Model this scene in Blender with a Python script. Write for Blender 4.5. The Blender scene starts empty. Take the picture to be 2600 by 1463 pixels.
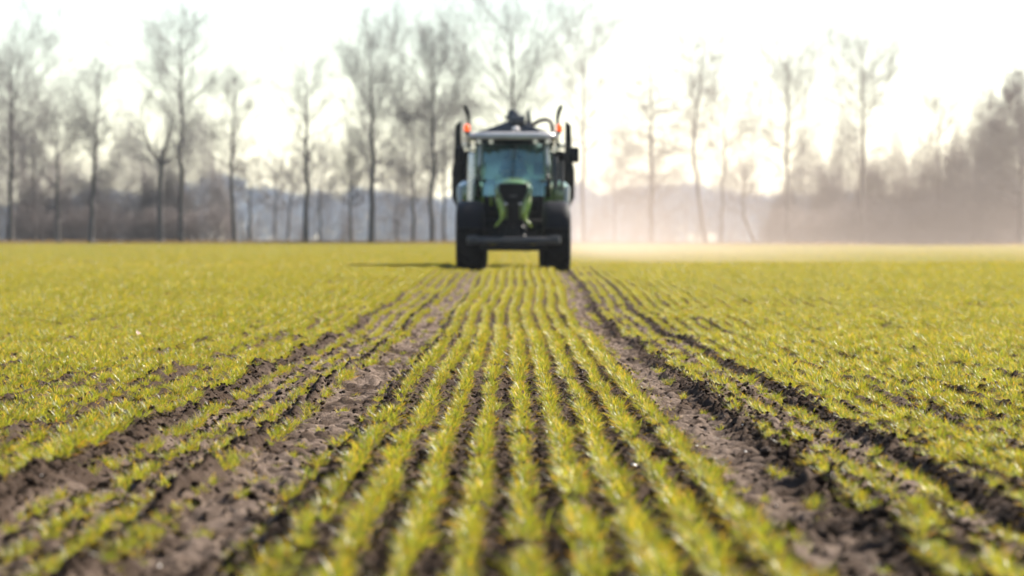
import bpy, bmesh, math, random
import numpy as np
from mathutils import Vector, Matrix, Euler

S = bpy.context.scene
COL = S.collection
R = math.radians

# ------------------------------------------------------------------ camera
F_PX = 9750.0            # focal length in photo pixels (2600 wide)
CAM_H = 0.888
HORIZ = 635.0
cam = bpy.data.cameras.new('camera')
cam.lens = 135.0
cam.sensor_width = 36.0
cam.clip_start = 0.1
cam.clip_end = 6000
cam_o = bpy.data.objects.new('camera', cam)
COL.objects.link(cam_o)
cam_o.location = (0, 0, CAM_H)
cam_o.rotation_euler = (R(90) - math.atan((731.5 - HORIZ) / F_PX), 0, 0)
cam.dof.use_dof = True
cam.dof.focus_distance = 24.0
cam.dof.aperture_fstop = 3.25
S.camera = cam_o

# ------------------------------------------------------------------ light
SUN_EL, SUN_AZ = R(38), R(48)
world = bpy.data.worlds.new('World')
S.world = world
world.use_nodes = True
wn = world.node_tree
sky = wn.nodes.new('ShaderNodeTexSky')
sky.sky_type = 'NISHITA'
sky.sun_disc = False
sky.sun_elevation = SUN_EL
sky.sun_rotation = SUN_AZ
sky.air_density = 1.0
sky.dust_density = 0.5
sky.ozone_density = 1.0
bg = wn.nodes['Background']
bg.inputs[1].default_value = 0.05
wn.links.new(sky.outputs[0], bg.inputs[0])
sun = bpy.data.lights.new('sun', 'SUN')
sun.energy = 4.8
sun.angle = R(0.53)
sun.color = (1.0, 0.93, 0.82)
sun_o = bpy.data.objects.new('sun', sun)
COL.objects.link(sun_o)
sd = Vector((math.sin(SUN_AZ) * math.cos(SUN_EL), math.cos(SUN_AZ) * math.cos(SUN_EL), math.sin(SUN_EL)))
sun_o.rotation_euler = sd.to_track_quat('Z', 'Y').to_euler()
S.view_settings.view_transform = 'Standard'
S.view_settings.look = 'None'
S.view_settings.gamma = 1
S.view_settings.exposure = 2.05
S.render.engine = 'CYCLES'
cy = S.cycles
cy.max_bounces = 6
cy.diffuse_bounces = 2
cy.glossy_bounces = 2
cy.transmission_bounces = 3
cy.transparent_max_bounces = 8
cy.volume_bounces = 0
cy.sample_clamp_indirect = 6
cy.sample_clamp_direct = 30
cy.use_denoising = True
cy.volume_step_rate = 1.0
cy.volume_max_steps = 128


# ------------------------------------------------------------------ helpers
def tag(o, label=None, cat=None, group=None, kind=None):
    if label: o['label'] = label
    if cat: o['category'] = cat
    if group: o['group'] = group
    if kind: o['kind'] = kind
    return o


def thing(name, label, cat, loc=(0, 0, 0), rz=0, group=None):
    o = bpy.data.objects.new(name, None)
    o.empty_display_size = 0.3
    COL.objects.link(o)
    o.location = loc
    o.rotation_euler = (0, 0, rz)
    return tag(o, label, cat, group)


def obj_np(name, verts, faces, mats, parent=None, smooth=False, attr=None, midx=None):
    """faces: list of (n,k) int arrays"""
    me = bpy.data.meshes.new(name)
    nv = len(verts)
    me.vertices.add(nv)
    me.vertices.foreach_set('co', np.asarray(verts, np.float32).ravel())
    faces = [np.asarray(f, np.int32) for f in faces if len(f)]
    loops = np.concatenate([f.ravel() for f in faces])
    cnt = np.concatenate([np.full(len(f), f.shape[1], np.int32) for f in faces])
    start = np.concatenate([[0], np.cumsum(cnt)[:-1]]).astype(np.int32)
    me.loops.add(len(loops))
    me.loops.foreach_set('vertex_index', loops)
    me.polygons.add(len(cnt))
    me.polygons.foreach_set('loop_start', start)
    me.polygons.foreach_set('loop_total', cnt)
    if smooth:
        me.polygons.foreach_set('use_smooth', np.ones(len(cnt), bool))
    for m in (mats if isinstance(mats, list) else [mats]):
        me.materials.append(m)
    if midx is not None:
        me.polygons.foreach_set('material_index', np.asarray(midx, np.int32))
    me.update(calc_edges=True)
    if attr:
        for nm, val in attr.items():
            val = np.asarray(val, np.float32)
            if val.ndim == 2:
                a = me.color_attributes.new(nm, 'FLOAT_COLOR', 'POINT')
                v4 = np.ones((nv, 4), np.float32)
                v4[:, :3] = val
                a.data.foreach_set('color', v4.ravel())
            else:
                a = me.attributes.new(nm, 'FLOAT', 'POINT')
                a.data.foreach_set('value', val)
    me.validate()
    o = bpy.data.objects.new(name, me)
    if parent is not False:
        COL.objects.link(o)
        if parent: o.parent = parent
    return o


def _hash(ix, iy, seed):
    h = (ix.astype(np.int64) * 374761393 + iy.astype(np.int64) * 668265263 + seed * 1442695041) & 0xFFFFFFFF
    h = ((h ^ (h >> 13)) * 1274126177) & 0xFFFFFFFF
    h = (h ^ (h >> 16)) & 0xFFFFFFFF
    return h.astype(np.float64) / 4294967295.0


def vn(x, y, seed=0):
    ix = np.floor(x); iy = np.floor(y)
    fx = x - ix; fy = y - iy
    fx = fx * fx * (3 - 2 * fx); fy = fy * fy * (3 - 2 * fy)
    a = _hash(ix, iy, seed); b = _hash(ix + 1, iy, seed)
    c = _hash(ix, iy + 1, seed); d = _hash(ix + 1, iy + 1, seed)
    return (a * (1 - fx) + b * fx) * (1 - fy) + (c * (1 - fx) + d * fx) * fy


def ss(a, b, x):
    t = np.clip((np.asarray(x, float) - a) / (b - a), 0, 1)
    return t * t * (3 - 2 * t)


# ------------------------------------------------------------------ materials
def node_mat(name):
    m = bpy.data.materials.new(name)
    m.use_nodes = True
    nt = m.node_tree
    return m, nt, nt.nodes['Principled BSDF']


def pmat(name, col, rough=0.5, metal=0.0, var=0.18, scale=6.0, dust=0.0, coat=0.0, dustcol=(0.24, 0.19, 0.14)):
    m, nt, p = node_mat(name)
    tc = nt.nodes.new('ShaderNodeTexCoord')
    nz = nt.nodes.new('ShaderNodeTexNoise')
    nz.inputs['Scale'].default_value = scale
    nz.inputs['Detail'].default_value = 6
    nt.links.new(tc.outputs['Object'], nz.inputs['Vector'])
    mx = nt.nodes.new('ShaderNodeMix'); mx.data_type = 'RGBA'
    mx.inputs[6].default_value = tuple(c * (1 - var) for c in col) + (1,)
    mx.inputs[7].default_value = tuple(min(1, c * (1 + var)) for c in col) + (1,)
    nt.links.new(nz.outputs['Fac'], mx.inputs[0])
    out = mx.outputs[2]
    if dust > 0:
        n2 = nt.nodes.new('ShaderNodeTexNoise')
        n2.inputs['Scale'].default_value = 2.3
        n2.inputs['Detail'].default_value = 8
        nt.links.new(tc.outputs['Object'], n2.inputs['Vector'])
        rp = nt.nodes.new('ShaderNodeMapRange')
        rp.inputs[1].default_value = 0.4; rp.inputs[2].default_value = 0.75
        rp.inputs[3].default_value = 0; rp.inputs[4].default_value = dust
        nt.links.new(n2.outputs['Fac'], rp.inputs[0])
        m2 = nt.nodes.new('ShaderNodeMix'); m2.data_type = 'RGBA'
        nt.links.new(rp.outputs[0], m2.inputs[0])
        nt.links.new(out, m2.inputs[6])
        m2.inputs[7].default_value = dustcol + (1,)
        out = m2.outputs[2]
    nt.links.new(out, p.inputs['Base Color'])
    p.inputs['Metallic'].default_value = metal
    rr = nt.nodes.new('ShaderNodeMapRange')
    rr.inputs[3].default_value = max(0.03, rough - 0.1); rr.inputs[4].default_value = min(1, rough + 0.1)
    nt.links.new(nz.outputs['Fac'], rr.inputs[0])
    nt.links.new(rr.outputs[0], p.inputs['Roughness'])
    if max(col) < .03: p.inputs['Specular IOR Level'].default_value = .12
    if coat: p.inputs['Coat Weight'].default_value = coat
    return m


def soil_mat():
    m, nt, p = node_mat('soil')
    L = nt.links.new
    tc = nt.nodes.new('ShaderNodeTexCoord')
    def noise(sc, det=8, rough=0.6):
        n = nt.nodes.new('ShaderNodeTexNoise')
        n.inputs['Scale'].default_value = sc; n.inputs['Detail'].default_value = det
        n.inputs['Roughness'].default_value = rough
        L(tc.outputs['Object'], n.inputs['Vector'])
        return n
    n1 = noise(1.7); n2 = noise(26, 8, 0.7); n3 = noise(120, 4)
    cr = nt.nodes.new('ShaderNodeValToRGB')
    e = cr.color_ramp.elements
    e[0].position = 0.3; e[0].color = (0.016, 0.0085, 0.005, 1)
    e[1].position = 0.72; e[1].color = (0.042, 0.027, 0.018, 1)
    L(n2.outputs['Fac'], cr.inputs[0])
    cr2 = nt.nodes.new('ShaderNodeValToRGB')
    e = cr2.color_ramp.elements
    e[0].position = 0.25; e[0].color = (0.034, 0.022, 0.016, 1)
    e[1].position = 0.7; e[1].color = (0.17, 0.127, 0.100, 1)
    L(n2.outputs['Fac'], cr2.inputs[0])
    at = nt.nodes.new('ShaderNodeAttribute'); at.attribute_name = 'dry'
    ad = nt.nodes.new('ShaderNodeMath'); ad.operation = 'MULTIPLY_ADD'
    L(n1.outputs['Fac'], ad.inputs[0]); ad.inputs[1].default_value = 0.5
    L(at.outputs['Fac'], ad.inputs[2])
    sb = nt.nodes.new('ShaderNodeMath'); sb.operation = 'SUBTRACT'; sb.use_clamp = True
    L(ad.outputs[0], sb.inputs[0]); sb.inputs[1].default_value = 0.2
    mx = nt.nodes.new('ShaderNodeMix'); mx.data_type = 'RGBA'
    L(sb.outputs[0], mx.inputs[0]); L(cr.outputs[0], mx.inputs[6]); L(cr2.outputs[0], mx.inputs[7])
    L(mx.outputs[2], p.inputs['Base Color'])
    p.inputs['Roughness'].default_value = 0.85
    p.inputs['Specular IOR Level'].default_value = 0.03
    bp = nt.nodes.new('ShaderNodeBump')
    bp.inputs['Strength'].default_value = 0.9; bp.inputs['Distance'].default_value = 0.02
    av = nt.nodes.new('ShaderNodeMath'); av.operation = 'MULTIPLY_ADD'
    L(n3.outputs['Fac'], av.inputs[0]); av.inputs[1].default_value = 0.4
    L(n2.outputs['Fac'], av.inputs[2])
    L(av.outputs[0], bp.inputs['Height'])
    L(bp.outputs[0], p.inputs['Normal'])
    return m


def leaf_mat(name, trans=0.5, gloss=0.022, rough=0.36):
    m, nt, p = node_mat(name)
    L = nt.links.new
    out = nt.nodes['Material Output']
    nt.nodes.remove(p)
    at = nt.nodes.new('ShaderNodeAttribute'); at.attribute_name = 'col'
    df = nt.nodes.new('ShaderNodeBsdfDiffuse')
    tr = nt.nodes.new('ShaderNodeBsdfTranslucent')
    L(at.outputs['Color'], df.inputs[0])
    mul = nt.nodes.new('ShaderNodeMix'); mul.data_type = 'RGBA'; mul.blend_type = 'MULTIPLY'
    mul.inputs[0].default_value = 1
    L(at.outputs['Color'], mul.inputs[6]); mul.inputs[7].default_value = (2.75, 2.15, 0.8, 1)
    L(mul.outputs[2], tr.inputs[0])
    mx = nt.nodes.new('ShaderNodeMixShader'); mx.inputs[0].default_value = trans
    L(df.outputs[0], mx.inputs[1]); L(tr.outputs[0], mx.inputs[2])
    gl = nt.nodes.new('ShaderNodeBsdfGlossy'); gl.inputs['Roughness'].default_value = rough
    gl.inputs['Color'].default_value = (1, 1, 1, 1)
    m2 = nt.nodes.new('ShaderNodeMixShader'); m2.inputs[0].default_value = gloss
    L(mx.outputs[0], m2.inputs[1]); L(gl.outputs[0], m2.inputs[2])
    L(m2.outputs[0], out.inputs[0])
    return m


M = {}
M['soil'] = soil_mat()
M['leaf'] = leaf_mat('wheat leaf')
M['clod'] = pmat('dark clod', (0.05, 0.035, 0.027), 0.8, 0, 0.5, 40)
M['clod'].node_tree.nodes['Principled BSDF'].inputs['Specular IOR Level'].default_value = .04
M['stone'] = pmat('pale flint', (0.62, 0.57, 0.5), 0.28, 0, 0.25, 60)
M['deadleaf'] = pmat('dead leaf', (0.17, 0.07, 0.03), 0.6, 0, 0.4, 30)
M['bark'] = pmat('bark', (0.070, 0.060, 0.054), 0.9, 0, 0.3, 3)
M['twig'] = pmat('twig', (0.15, 0.132, 0.128), 0.9, 0, 0.25, 3)
M['twig_red'] = pmat('reddish twig', (0.15, 0.122, 0.115), 0.9, 0, 0.25, 3)
M['farwood'] = pmat('far wood', (0.08, 0.12, 0.19), 0.95, 0, 0.3, 0.2)  # blue of the distant air is put into the wood's colour


# ------------------------------------------------------------------ terrain
ROW = 0.17
ROW0 = 0.045
TL, TR = -0.97, 1.01      # wheel track centres


def rshift(d):
    d = np.asarray(d, float)
    return 0.16 * ss(48, 88, d) + 0.035 * np.sin(d * 0.21 + 0.6) * ss(27, 48, d) + 0.006 * np.sin(d * 0.7) * ss(12, 20, d)


def zbase(x, d):
    x = np.asarray(x, float); d = np.asarray(d, float)
    z = 0.45 * ss(40, 92, d)
    rs_ = ss(1.3, 6.5, x)
    z = z + rs_ * (0.05 * ss(72, 93, d) - 0.13 * ss(95, 118, d) + 0.07 * ss(118, 170, d))
    z = z + 0.98 * ss(100, 375, d) - 0.16 * ss(-5, 40, x) * ss(140, 350, d)
    z = z + 0.012 * np.sin(d * 0.55 + x * 0.3) * ss(15, 25, d)
    z = z - 0.035 * np.exp(-((d - 41.5) / 2.2) ** 2)
    return z


def bump(u, c, w):
    return np.exp(-((u - c) / w) ** 2)


def zsoil(x, d):
    """micro relief relative to zbase; also returns dryness 0..1, lowered for shade along the rut banks"""
    u = x - rshift(d)
    near = 1 - ss(60, 95, d)
    wob = 0.05 * (vn(d * 0.9, d * 0 + 3, 5) - 0.5)
    uu = u + wob
    # furrows between the rows
    ph = (u - ROW0) / ROW
    z = 0.010 * np.cos(2 * np.pi * ph)
    # wheel ruts with raised shoulders
    tr = np.zeros_like(x)
    for c, w in ((TL, .24), (TR, .22), (-1.45, .26), (1.43, .24)):
        k = ss(w, w * 0.72, np.abs(uu - c)) * (1.0 if abs(c) < 1.2 else 0.85 * (1 - 0.6 * ss(45, 70, d)))
        tr = np.maximum(tr, k)
    z = z * (1 - tr) - 0.05 * tr
    lum = 0.6 * vn(x * 9, d * 5, 1) + 0.4 * vn(x * 25, d * 17, 2)
    for c, h, w in ((-1.78, .06, .08), (1.70, .018, .05), (-1.19, .05, .06), (1.17, .045, .075), (-.70, .022, .06), (.77, .022, .06),
                    (-2.38, .050, .06), (-2.93, .044, .06), (-3.6, .03, .06), (2.17, .034, .06), (2.72, .034, .06), (3.4, .03, .06), (.22, .012, .05)):
        amp = h * (0.05 + 1.6 * vn(d * 0.7 + c * 9, d * 0 + c, 7)) * (0.5 + 0.7 * lum)
        z = z + amp * bump(uu, c, w) * (1 - 0.55 * ss(45, 80, d))
    # tread bars pressed into the ruts (slightly oblique)
    ob = d / 0.115 + np.abs(uu - np.sign(u) * 1.43) * 4.0
    bars = ss(0.1, 0.45, np.sin(2 * np.pi * ob) * 0.5 + 0.5)
    z = z + tr * 0.036 * (bars - 0.5) * (0.35 + 0.9 * vn(x * 3, d * 1.1, 9)) * (np.abs(np.abs(u) - 1.43) < .3)
    ob2 = d / 0.21 + np.abs(uu - np.sign(u) * 0.98) * 3.0 + 1.3 * vn(x * 2, d * 2, 4)
    z = z + tr * 0.044 * np.tanh(2.2 * np.sin(2 * np.pi * ob2)) * 0.5 * ss(.25, .45, vn(x * 2, d * 0.8, 8)) * (np.abs(np.abs(u) - 0.98) < .25)
    # crumbs and lumps
    rough = (1 - 0.1 * tr)
    l1 = vn(x * 14, d * 11, 11)
    l2 = vn(x * 31 + 5, d * 25, 12)
    l3 = vn(x * 5, d * 4, 13)
    z = z + near * rough * (0.05 * np.maximum(l1 - 0.5, 0) * (0.4 + 1.4 * l3) + 0.040 * (l2 - 0.5) * (0.5 + l3) + 0.02 * (l3 - 0.5))
    dry = np.clip(tr * (0.12 + 1.05 * ss(.32, .68, 0.6 * vn(x * 6, d * 1.9, 15) + 0.4 * vn(x * 17, d * 6, 16))) + 0.3 * (l3 - 0.4), 0, 1)
    dry = dry * (1 - 0.75 * bump(uu, 1.16, .12)) * (1 - 0.6 * bump(uu, -1.2, .09))  # shade of the rut banks is put into the soil tone here
    return z, dry


def ground(x, d):
    x = np.asarray(x, float); d = np.asarray(d, float)
    return zbase(x, d) + zsoil(x, d)[0]


def at(px, py, lift=0.0):
    """photo pixel -> point on the field"""
    lo, hi = 8.0, 340.0
    ds = np.concatenate([np.arange(8, 120, 0.02), np.arange(120, 340, 0.5)])
    xs = (px - 1300) / F_PX * ds
    ys = HORIZ + (CAM_H - zbase(xs, ds)) * F_PX / ds
    k = int(np.argmax(ys <= py))
    d = float(ds[k]); x = float(xs[k])
    return Vector((x, d, float(ground(np.array([x]), np.array([d]))[0]) + lift))


def spaced(a, b, s0, s1):
    out = [a]; s = s0
    n = 0
    while out[-1] < b:
        f = (out[-1] - a) / (b - a)
        out.append(out[-1] + s0 + (s1 - s0) * f)
    return out[:-1]


xr = np.arange(0, 3.6, 0.016)
xside = np.concatenate([np.array(spaced(3.6, 8, 0.026, 0.06)), np.array(spaced(8, 40, 0.08, 2.5)), np.array(spaced(40, 2500, 4, 400)), [2600.]])
xp = np.concatenate([xr[1:], xside])
X = np.concatenate([-xp[::-1], [0], xp])
Y = np.concatenate([np.array([-2500, -900, -300, -100, -40, -15, -5, 0, 3, 5, 6, 7.0]), np.array(spaced(8.0, 36, 0.035, 0.045)), np.array(spaced(36, 98, 0.05, 0.3)),
                    np.array(spaced(98, 400, 0.5, 8)), np.array(spaced(400, 3000, 15, 350)), [3500.]])
gx, gy = np.meshgrid(X, Y)
zs, dry = zsoil(gx, gy)
fade = (1 - ss(6, 30, np.abs(gx))) * (1 - ss(80, 130, gy)) * ss(5, 8, gy)
gz = zbase(gx, gy) + zs * fade
nx, ny = len(X), len(Y)
idx = np.arange(nx * ny).reshape(ny, nx)
quads = np.stack([idx[:-1, :-1], idx[:-1, 1:], idx[1:, 1:], idx[1:, :-1]], -1).reshape(-1, 4)
g = obj_np('ground', np.stack([gx, gy, gz], -1).reshape(-1, 3), [quads], M['soil'], smooth=True, attr={'dry': dry.ravel()})
tag(g, 'brown crumbly field soil with wheel ruts running to the tractor', 'soil', kind='structure')
del gx, gy, gz, zs, dry, fade, idx, quads

# ------------------------------------------------------------------ scattered stuff with geometry nodes
rng = np.random.default_rng(7)


def scatter(name, pts, rot, scl, var, protos, label, cat):
    me = bpy.data.meshes.new(name)
    me.vertices.add(len(pts))
    me.vertices.foreach_set('co', np.asarray(pts, np.float32).ravel())
    a = me.attributes.new('rot', 'FLOAT_VECTOR', 'POINT'); a.data.foreach_set('vector', np.asarray(rot, np.float32).ravel())
    a = me.attributes.new('scl', 'FLOAT_VECTOR', 'POINT'); a.data.foreach_set('vector', np.asarray(scl, np.float32).ravel())
    a = me.attributes.new('pick', 'INT', 'POINT'); a.data.foreach_set('value', np.asarray(var, np.int32))
    me.update()
    o = bpy.data.objects.new(name, me)
    COL.objects.link(o)
    tag(o, label, cat, kind='stuff')
    pc = bpy.data.collections.new(name + '_kinds')
    for p in protos: pc.objects.link(p)
    ng = bpy.data.node_groups.new(name + '_nodes', 'GeometryNodeTree')
    ng.interface.new_socket('Geometry', in_out='INPUT', socket_type='NodeSocketGeometry')
    ng.interface.new_socket('Geometry', in_out='OUTPUT', socket_type='NodeSocketGeometry')
    N = ng.nodes.new; L = ng.links.new
    gi = N('NodeGroupInput'); go = N('NodeGroupOutput')
    ci = N('GeometryNodeCollectionInfo'); ci.inputs[0].default_value = pc
    ci.inputs[1].default_value = True; ci.inputs[2].default_value = True
    def na(nm, t):
        n = N('GeometryNodeInputNamedAttribute'); n.data_type = t; n.inputs[0].default_value = nm
        return n.outputs[0]
    ip = N('GeometryNodeInstanceOnPoints')
    er = N('FunctionNodeEulerToRotation')
    L(na('rot', 'FLOAT_VECTOR'), er.inputs[0])
    L(gi.outputs[0], ip.inputs['Points']); L(ci.outputs[0], ip.inputs['Instance'])
    ip.inputs['Pick Instance'].default_value = True
    L(na('pick', 'INT'), ip.inputs['Instance Index'])
    L(er.outputs[0], ip.inputs['Rotation']); L(na('scl', 'FLOAT_VECTOR'), ip.inputs['Scale'])
    L(ip.outputs[0], go.inputs[0])
    md = o.modifiers.new('scatter', 'NODES'); md.node_group = ng
    return o


GREENS = np.array([[.105, .150, .018], [.125, .165, .020], [.088, .135, .020], [.15, .175, .022], [.115, .16, .03]])
YELLOWS = np.array([[.25, .20, .030], [.29, .20, .035], [.22, .19, .028], [.30, .17, .04]])
STRAWS = np.array([[.27, .19, .10], [.22, .11, .04], [.30, .23, .13]])


def blades(roots, az, lean, length, width, cols, segs=3, rg=rng, droop=1.0):
    """ribbons; returns verts, quads, tris, col"""
    n = len(roots)
    V = []; C = []
    t = np.linspace(0, 1, segs + 1)
    dirx = np.cos(az); diry = np.sin(az)
    twist = rg.uniform(-1.2, 1.2, n)
    wx = -np.sin(az + twist); wy = np.cos(az + twist)
    ang0 = lean
    px = roots[:, 0].copy(); py = roots[:, 1].copy(); pz = roots[:, 2].copy()
    for i in range(segs + 1):
        if i > 0:
            a = np.minimum(ang0 + droop * rg.uniform(.3, 1.1, n) * (i - 0.5) / segs, 2.3)
            st = length / segs
            px = px + np.sin(a) * dirx * st; py = py + np.sin(a) * diry * st; pz = np.maximum(pz + np.cos(a) * st, 0.004)
        w = width * 0.5 * (1 - max(0, (t[i] - 0.45) / 0.55) ** 1.6) * (0.75 + 0.25 * min(1, t[i] * 4))
        if i < segs:
            V.append(np.stack([px - wx * w, py - wy * w, pz], -1)); V.append(np.stack([px + wx * w, py + wy * w, pz], -1))
        else:
            V.append(np.stack([px, py, pz], -1))
    nv = 2 * segs + 1
    verts = np.stack(V, 1).reshape(-1, 3)
    base = (np.arange(n) * nv)[:, None]
    q = np.concatenate([base + np.array([[2 * i, 2 * i + 1, 2 * i + 3, 2 * i + 2]]) for i in range(segs - 1)]) if segs > 1 else np.zeros((0, 4), int)
    tri = base + np.array([[2 * segs - 2, 2 * segs - 1, 2 * segs]])
    tipmix = np.concatenate([[x_, x_] for x_ in t[:-1]] + [[1.0]])
    tipy = rg.random(n) < 0.3
    c = np.repeat(cols[:, None, :], nv, 1)
    tipc = np.array([.30, .19, .05])
    k = (np.clip(tipmix - 0.45, 0, 1) * 1.6)[None, :, None] * tipy[:, None, None]
    c = c * (1 - k) + tipc * k
    return verts, q, tri, c.reshape(-1, 3)


def pick_cols(n, fr, rg=rng):
    r = rg.random(n)
    c = GREENS[rg.integers(0, len(GREENS), n)].copy()
    y = r < fr[0]
    c[y] = YELLOWS[rg.integers(0, len(YELLOWS), y.sum())]
    s_ = r < fr[1]
    c[s_] = STRAWS[rg.integers(0, len(STRAWS), s_.sum())]
    return c * rg.uniform(.38, .95, (n, 1)), y


def crop_cluster(name, seed, plants, bl, length, wid, segs, yfr=0.27):
    rg = np.random.default_rng(seed)
    n = plants * bl
    py = np.repeat(rg.uniform(-.06, .06, plants), bl) + rg.normal(0, .004, n)
    px = np.repeat(rg.normal(0, .013, plants), bl) + rg.normal(0, .004, n)
    cols, y = pick_cols(n, (yfr, 0.13), rg)
    lean = np.abs(rg.normal(0.52, 0.36, n))
    lean[y] = rg.uniform(0.8, 1.45, y.sum())
    ln = rg.uniform(.62, 1.15, n) * length
    az = rg.uniform(0, 2 * np.pi, n)
    v, q, t, c = blades(np.stack([px, py, np.zeros(n)], -1), az, lean, ln, rg.uniform(.8, 1.25, n) * wid, cols, segs, rg)
    return obj_np(name, v, [q, t], M['leaf'], parent=False, attr={'col': c})


near_kinds = [crop_cluster('wheat_tuft', 100 + i, 10, 9, 0.072, 0.0024, 3, .33) for i in range(10)]

# crop positions: rows of clusters
P = []; 
STEP = 0.072
kmax = 110
for k in range(-kmax, kmax + 1):
    xr_ = ROW0 + k * ROW
    d = np.arange(8.6, 100, STEP)
    d = d + rng.uniform(-.03, .03, len(d))
    x = xr_ + rshift(d) + 0.012 * (vn(d * 1.2, d * 0 + k, 21) - .5) * 2 + rng.normal(0, .006, len(d))
    keep = np.abs(x) < 0.1335 * d + 1.6
    d = d[keep]; x = x[keep]
    if not len(d): continue
    u = np.full(len(d), xr_)
    pr = 0.97 - 0.30 * (vn(d * 0.55, d * 0 + k * 3.7, 23) > 0.78) - 0.3 * (_hash(np.array([k]), np.array([2]), 31)[0] < 0.10)
    au = np.abs(xr_ - 0.02)
    far = ss(42, 60, d)
    if .80 < au < 1.13:
        pr = pr * (0.10 if au > .86 else .4)
    elif 1.13 <= au < 1.72:
        edge = 0.95 if 1.22 < au < 1.42 else 0.85
        pr = pr * (edge * (1 - far) + 0.85 * far) * (0.3 + 0.7 * (vn(d * 1.1, d * 0 + k, 29) > .36))
    elif 1.72 <= au < 1.86:
        pr = pr * (0.75 * (1 - far) + 0.8 * far)
    elif abs(au - 2.3) < .07 or abs(au - 2.9) < .07:
        pr = pr * (0.45 + 0.45 * far)
    # patchy gaps left by lumps further out
    pr = pr - 0.25 * (vn(x * 0.8, d * 0.5, 41) > 0.7) * (au > 1.8)
    kp = rng.random(len(d)) < pr
    P.append(np.stack([x[kp], d[kp], np.full(kp.sum(), au)], -1))
P = np.concatenate(P)
z = zbase(P[:, 0], P[:, 1]) + zsoil(P[:, 0], P[:, 1])[0] - 0.006
n = len(P)
sc = rng.uniform(.72, 1.2, n) * (0.72 + 0.52 * vn(P[:, 0] * 5, P[:, 1] * 1.6, 50)) * (0.9 + 0.25 * vn(P[:, 0] * .6, P[:, 1] * .25, 51))
sc *= 1 + .10 * ss(1.7, 2.3, P[:, 2]) * ss(22, 45, P[:, 1]) + .06 * ss(30, 60, P[:, 1])
inr = (P[:, 2] > .78) & (P[:, 2] < 1.8)
sc[inr] *= 0.85
# the drilled strip between the ruts stands denser
rot = np.stack([rng.normal(0, .06, n), rng.normal(0, .06, n), np.where(rng.random(n) < .5, 0, np.pi) + rng.normal(0, .25, n)], -1)
scl = np.stack([sc * rng.uniform(.9, 1.15, n) * 1.05, sc, sc * rng.uniform(.85, 1.15, n)], -1)
crop = scatter('young_wheat', np.stack([P[:, 0], P[:, 1], z], -1), rot, scl, rng.integers(0, len(near_kinds), n), near_kinds,
               'young yellow green wheat growing in long drilled rows', 'crop')
print('near clusters', n)


def crop_patch(name, seed, size, rows, per_row, bl, length, wid):
    rg = np.random.default_rng(seed)
    n = rows * per_row * bl
    rx = (np.repeat(np.arange(rows), per_row * bl) - (rows - 1) / 2) * ROW
    py = rg.uniform(-size / 2, size / 2, n)
    px = rx + rg.normal(0, .02, n)
    cols, y = pick_cols(n, (0.36, 0.08), rg)
    lean = np.abs(rg.normal(0.5, 0.35, n)); lean[y] = rg.uniform(.8, 1.4, y.sum())
    v, q, t, c = blades(np.stack([px, py, np.zeros(n)], -1), rg.uniform(0, 6.283, n), lean, rg.uniform(.65, 1.2, n) * length, np.full(n, wid), cols, 2, rg)
    return obj_np(name, v, [q, t], M['leaf'], parent=False, attr={'col': c})


SZ = ROW * 14
far_kinds = [crop_patch('wheat_patch', 200 + i, SZ, 14, 60, 4, 0.1, 0.011) for i in range(4)]
pp = []
for d in np.arange(99.5 + SZ / 2, 372, SZ):
    hw = 0.1335 * d + 10
    kk = int(hw / SZ) + 1
    for k in range(-kk, kk + 1):
        pp.append((ROW0 + k * SZ + 0.16, d))
pp = np.array(pp)
zf = zbase(pp[:, 0], pp[:, 1])
dz = (zbase(pp[:, 0], pp[:, 1] + 1) - zbase(pp[:, 0], pp[:, 1] - 1)) / 2
dzx = (zbase(pp[:, 0] + 1, pp[:, 1]) - zbase(pp[:, 0] - 1, pp[:, 1])) / 2
n = len(pp)
scatter('distant_wheat', np.stack([pp[:, 0], pp[:, 1], zf], -1), np.stack([np.arctan(dz), -np.arctan(dzx), np.where(rng.random(n) < .5, 0, np.pi)], -1),
        np.stack([np.ones(n), np.ones(n), rng.uniform(.85, 1.15, n)], -1), rng.integers(0, 4, n), far_kinds,
        'distant yellow green wheat covering the field up to the trees', 'crop')
print('far patches', n)


# clods of soil
def lump(name, seed, mat, sub=2, rough=0.45, flat=0.7, link=False):
    rg = random.Random(seed)
    bm = bmesh.new()
    bmesh.ops.create_icosphere(bm, subdivisions=sub, radius=1)
    offs = [(Vector((rg.uniform(-1, 1), rg.uniform(-1, 1), rg.uniform(-1, 1))).normalized(), rg.uniform(.5, 1)) for _ in range(9)]
    for v in bm.verts:
        k = 1.0
        for dv, w in offs:
            k = min(k, w * 1.05 / max(0.25, v.co.normalized().dot(dv) + 0.12) if v.co.dot(dv) > .35 else 9)
        k = min(k, 1.15)
        v.co *= k * (1 + rg.uniform(-1, 1) * 0.10)
        v.co.z *= flat
    me = bpy.data.meshes.new(name)
    bm.to_mesh(me); bm.free()
    me.materials.append(mat)
    o = bpy.data.objects.new(name, me)
    if link: COL.objects.link(o)
    return o


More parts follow.
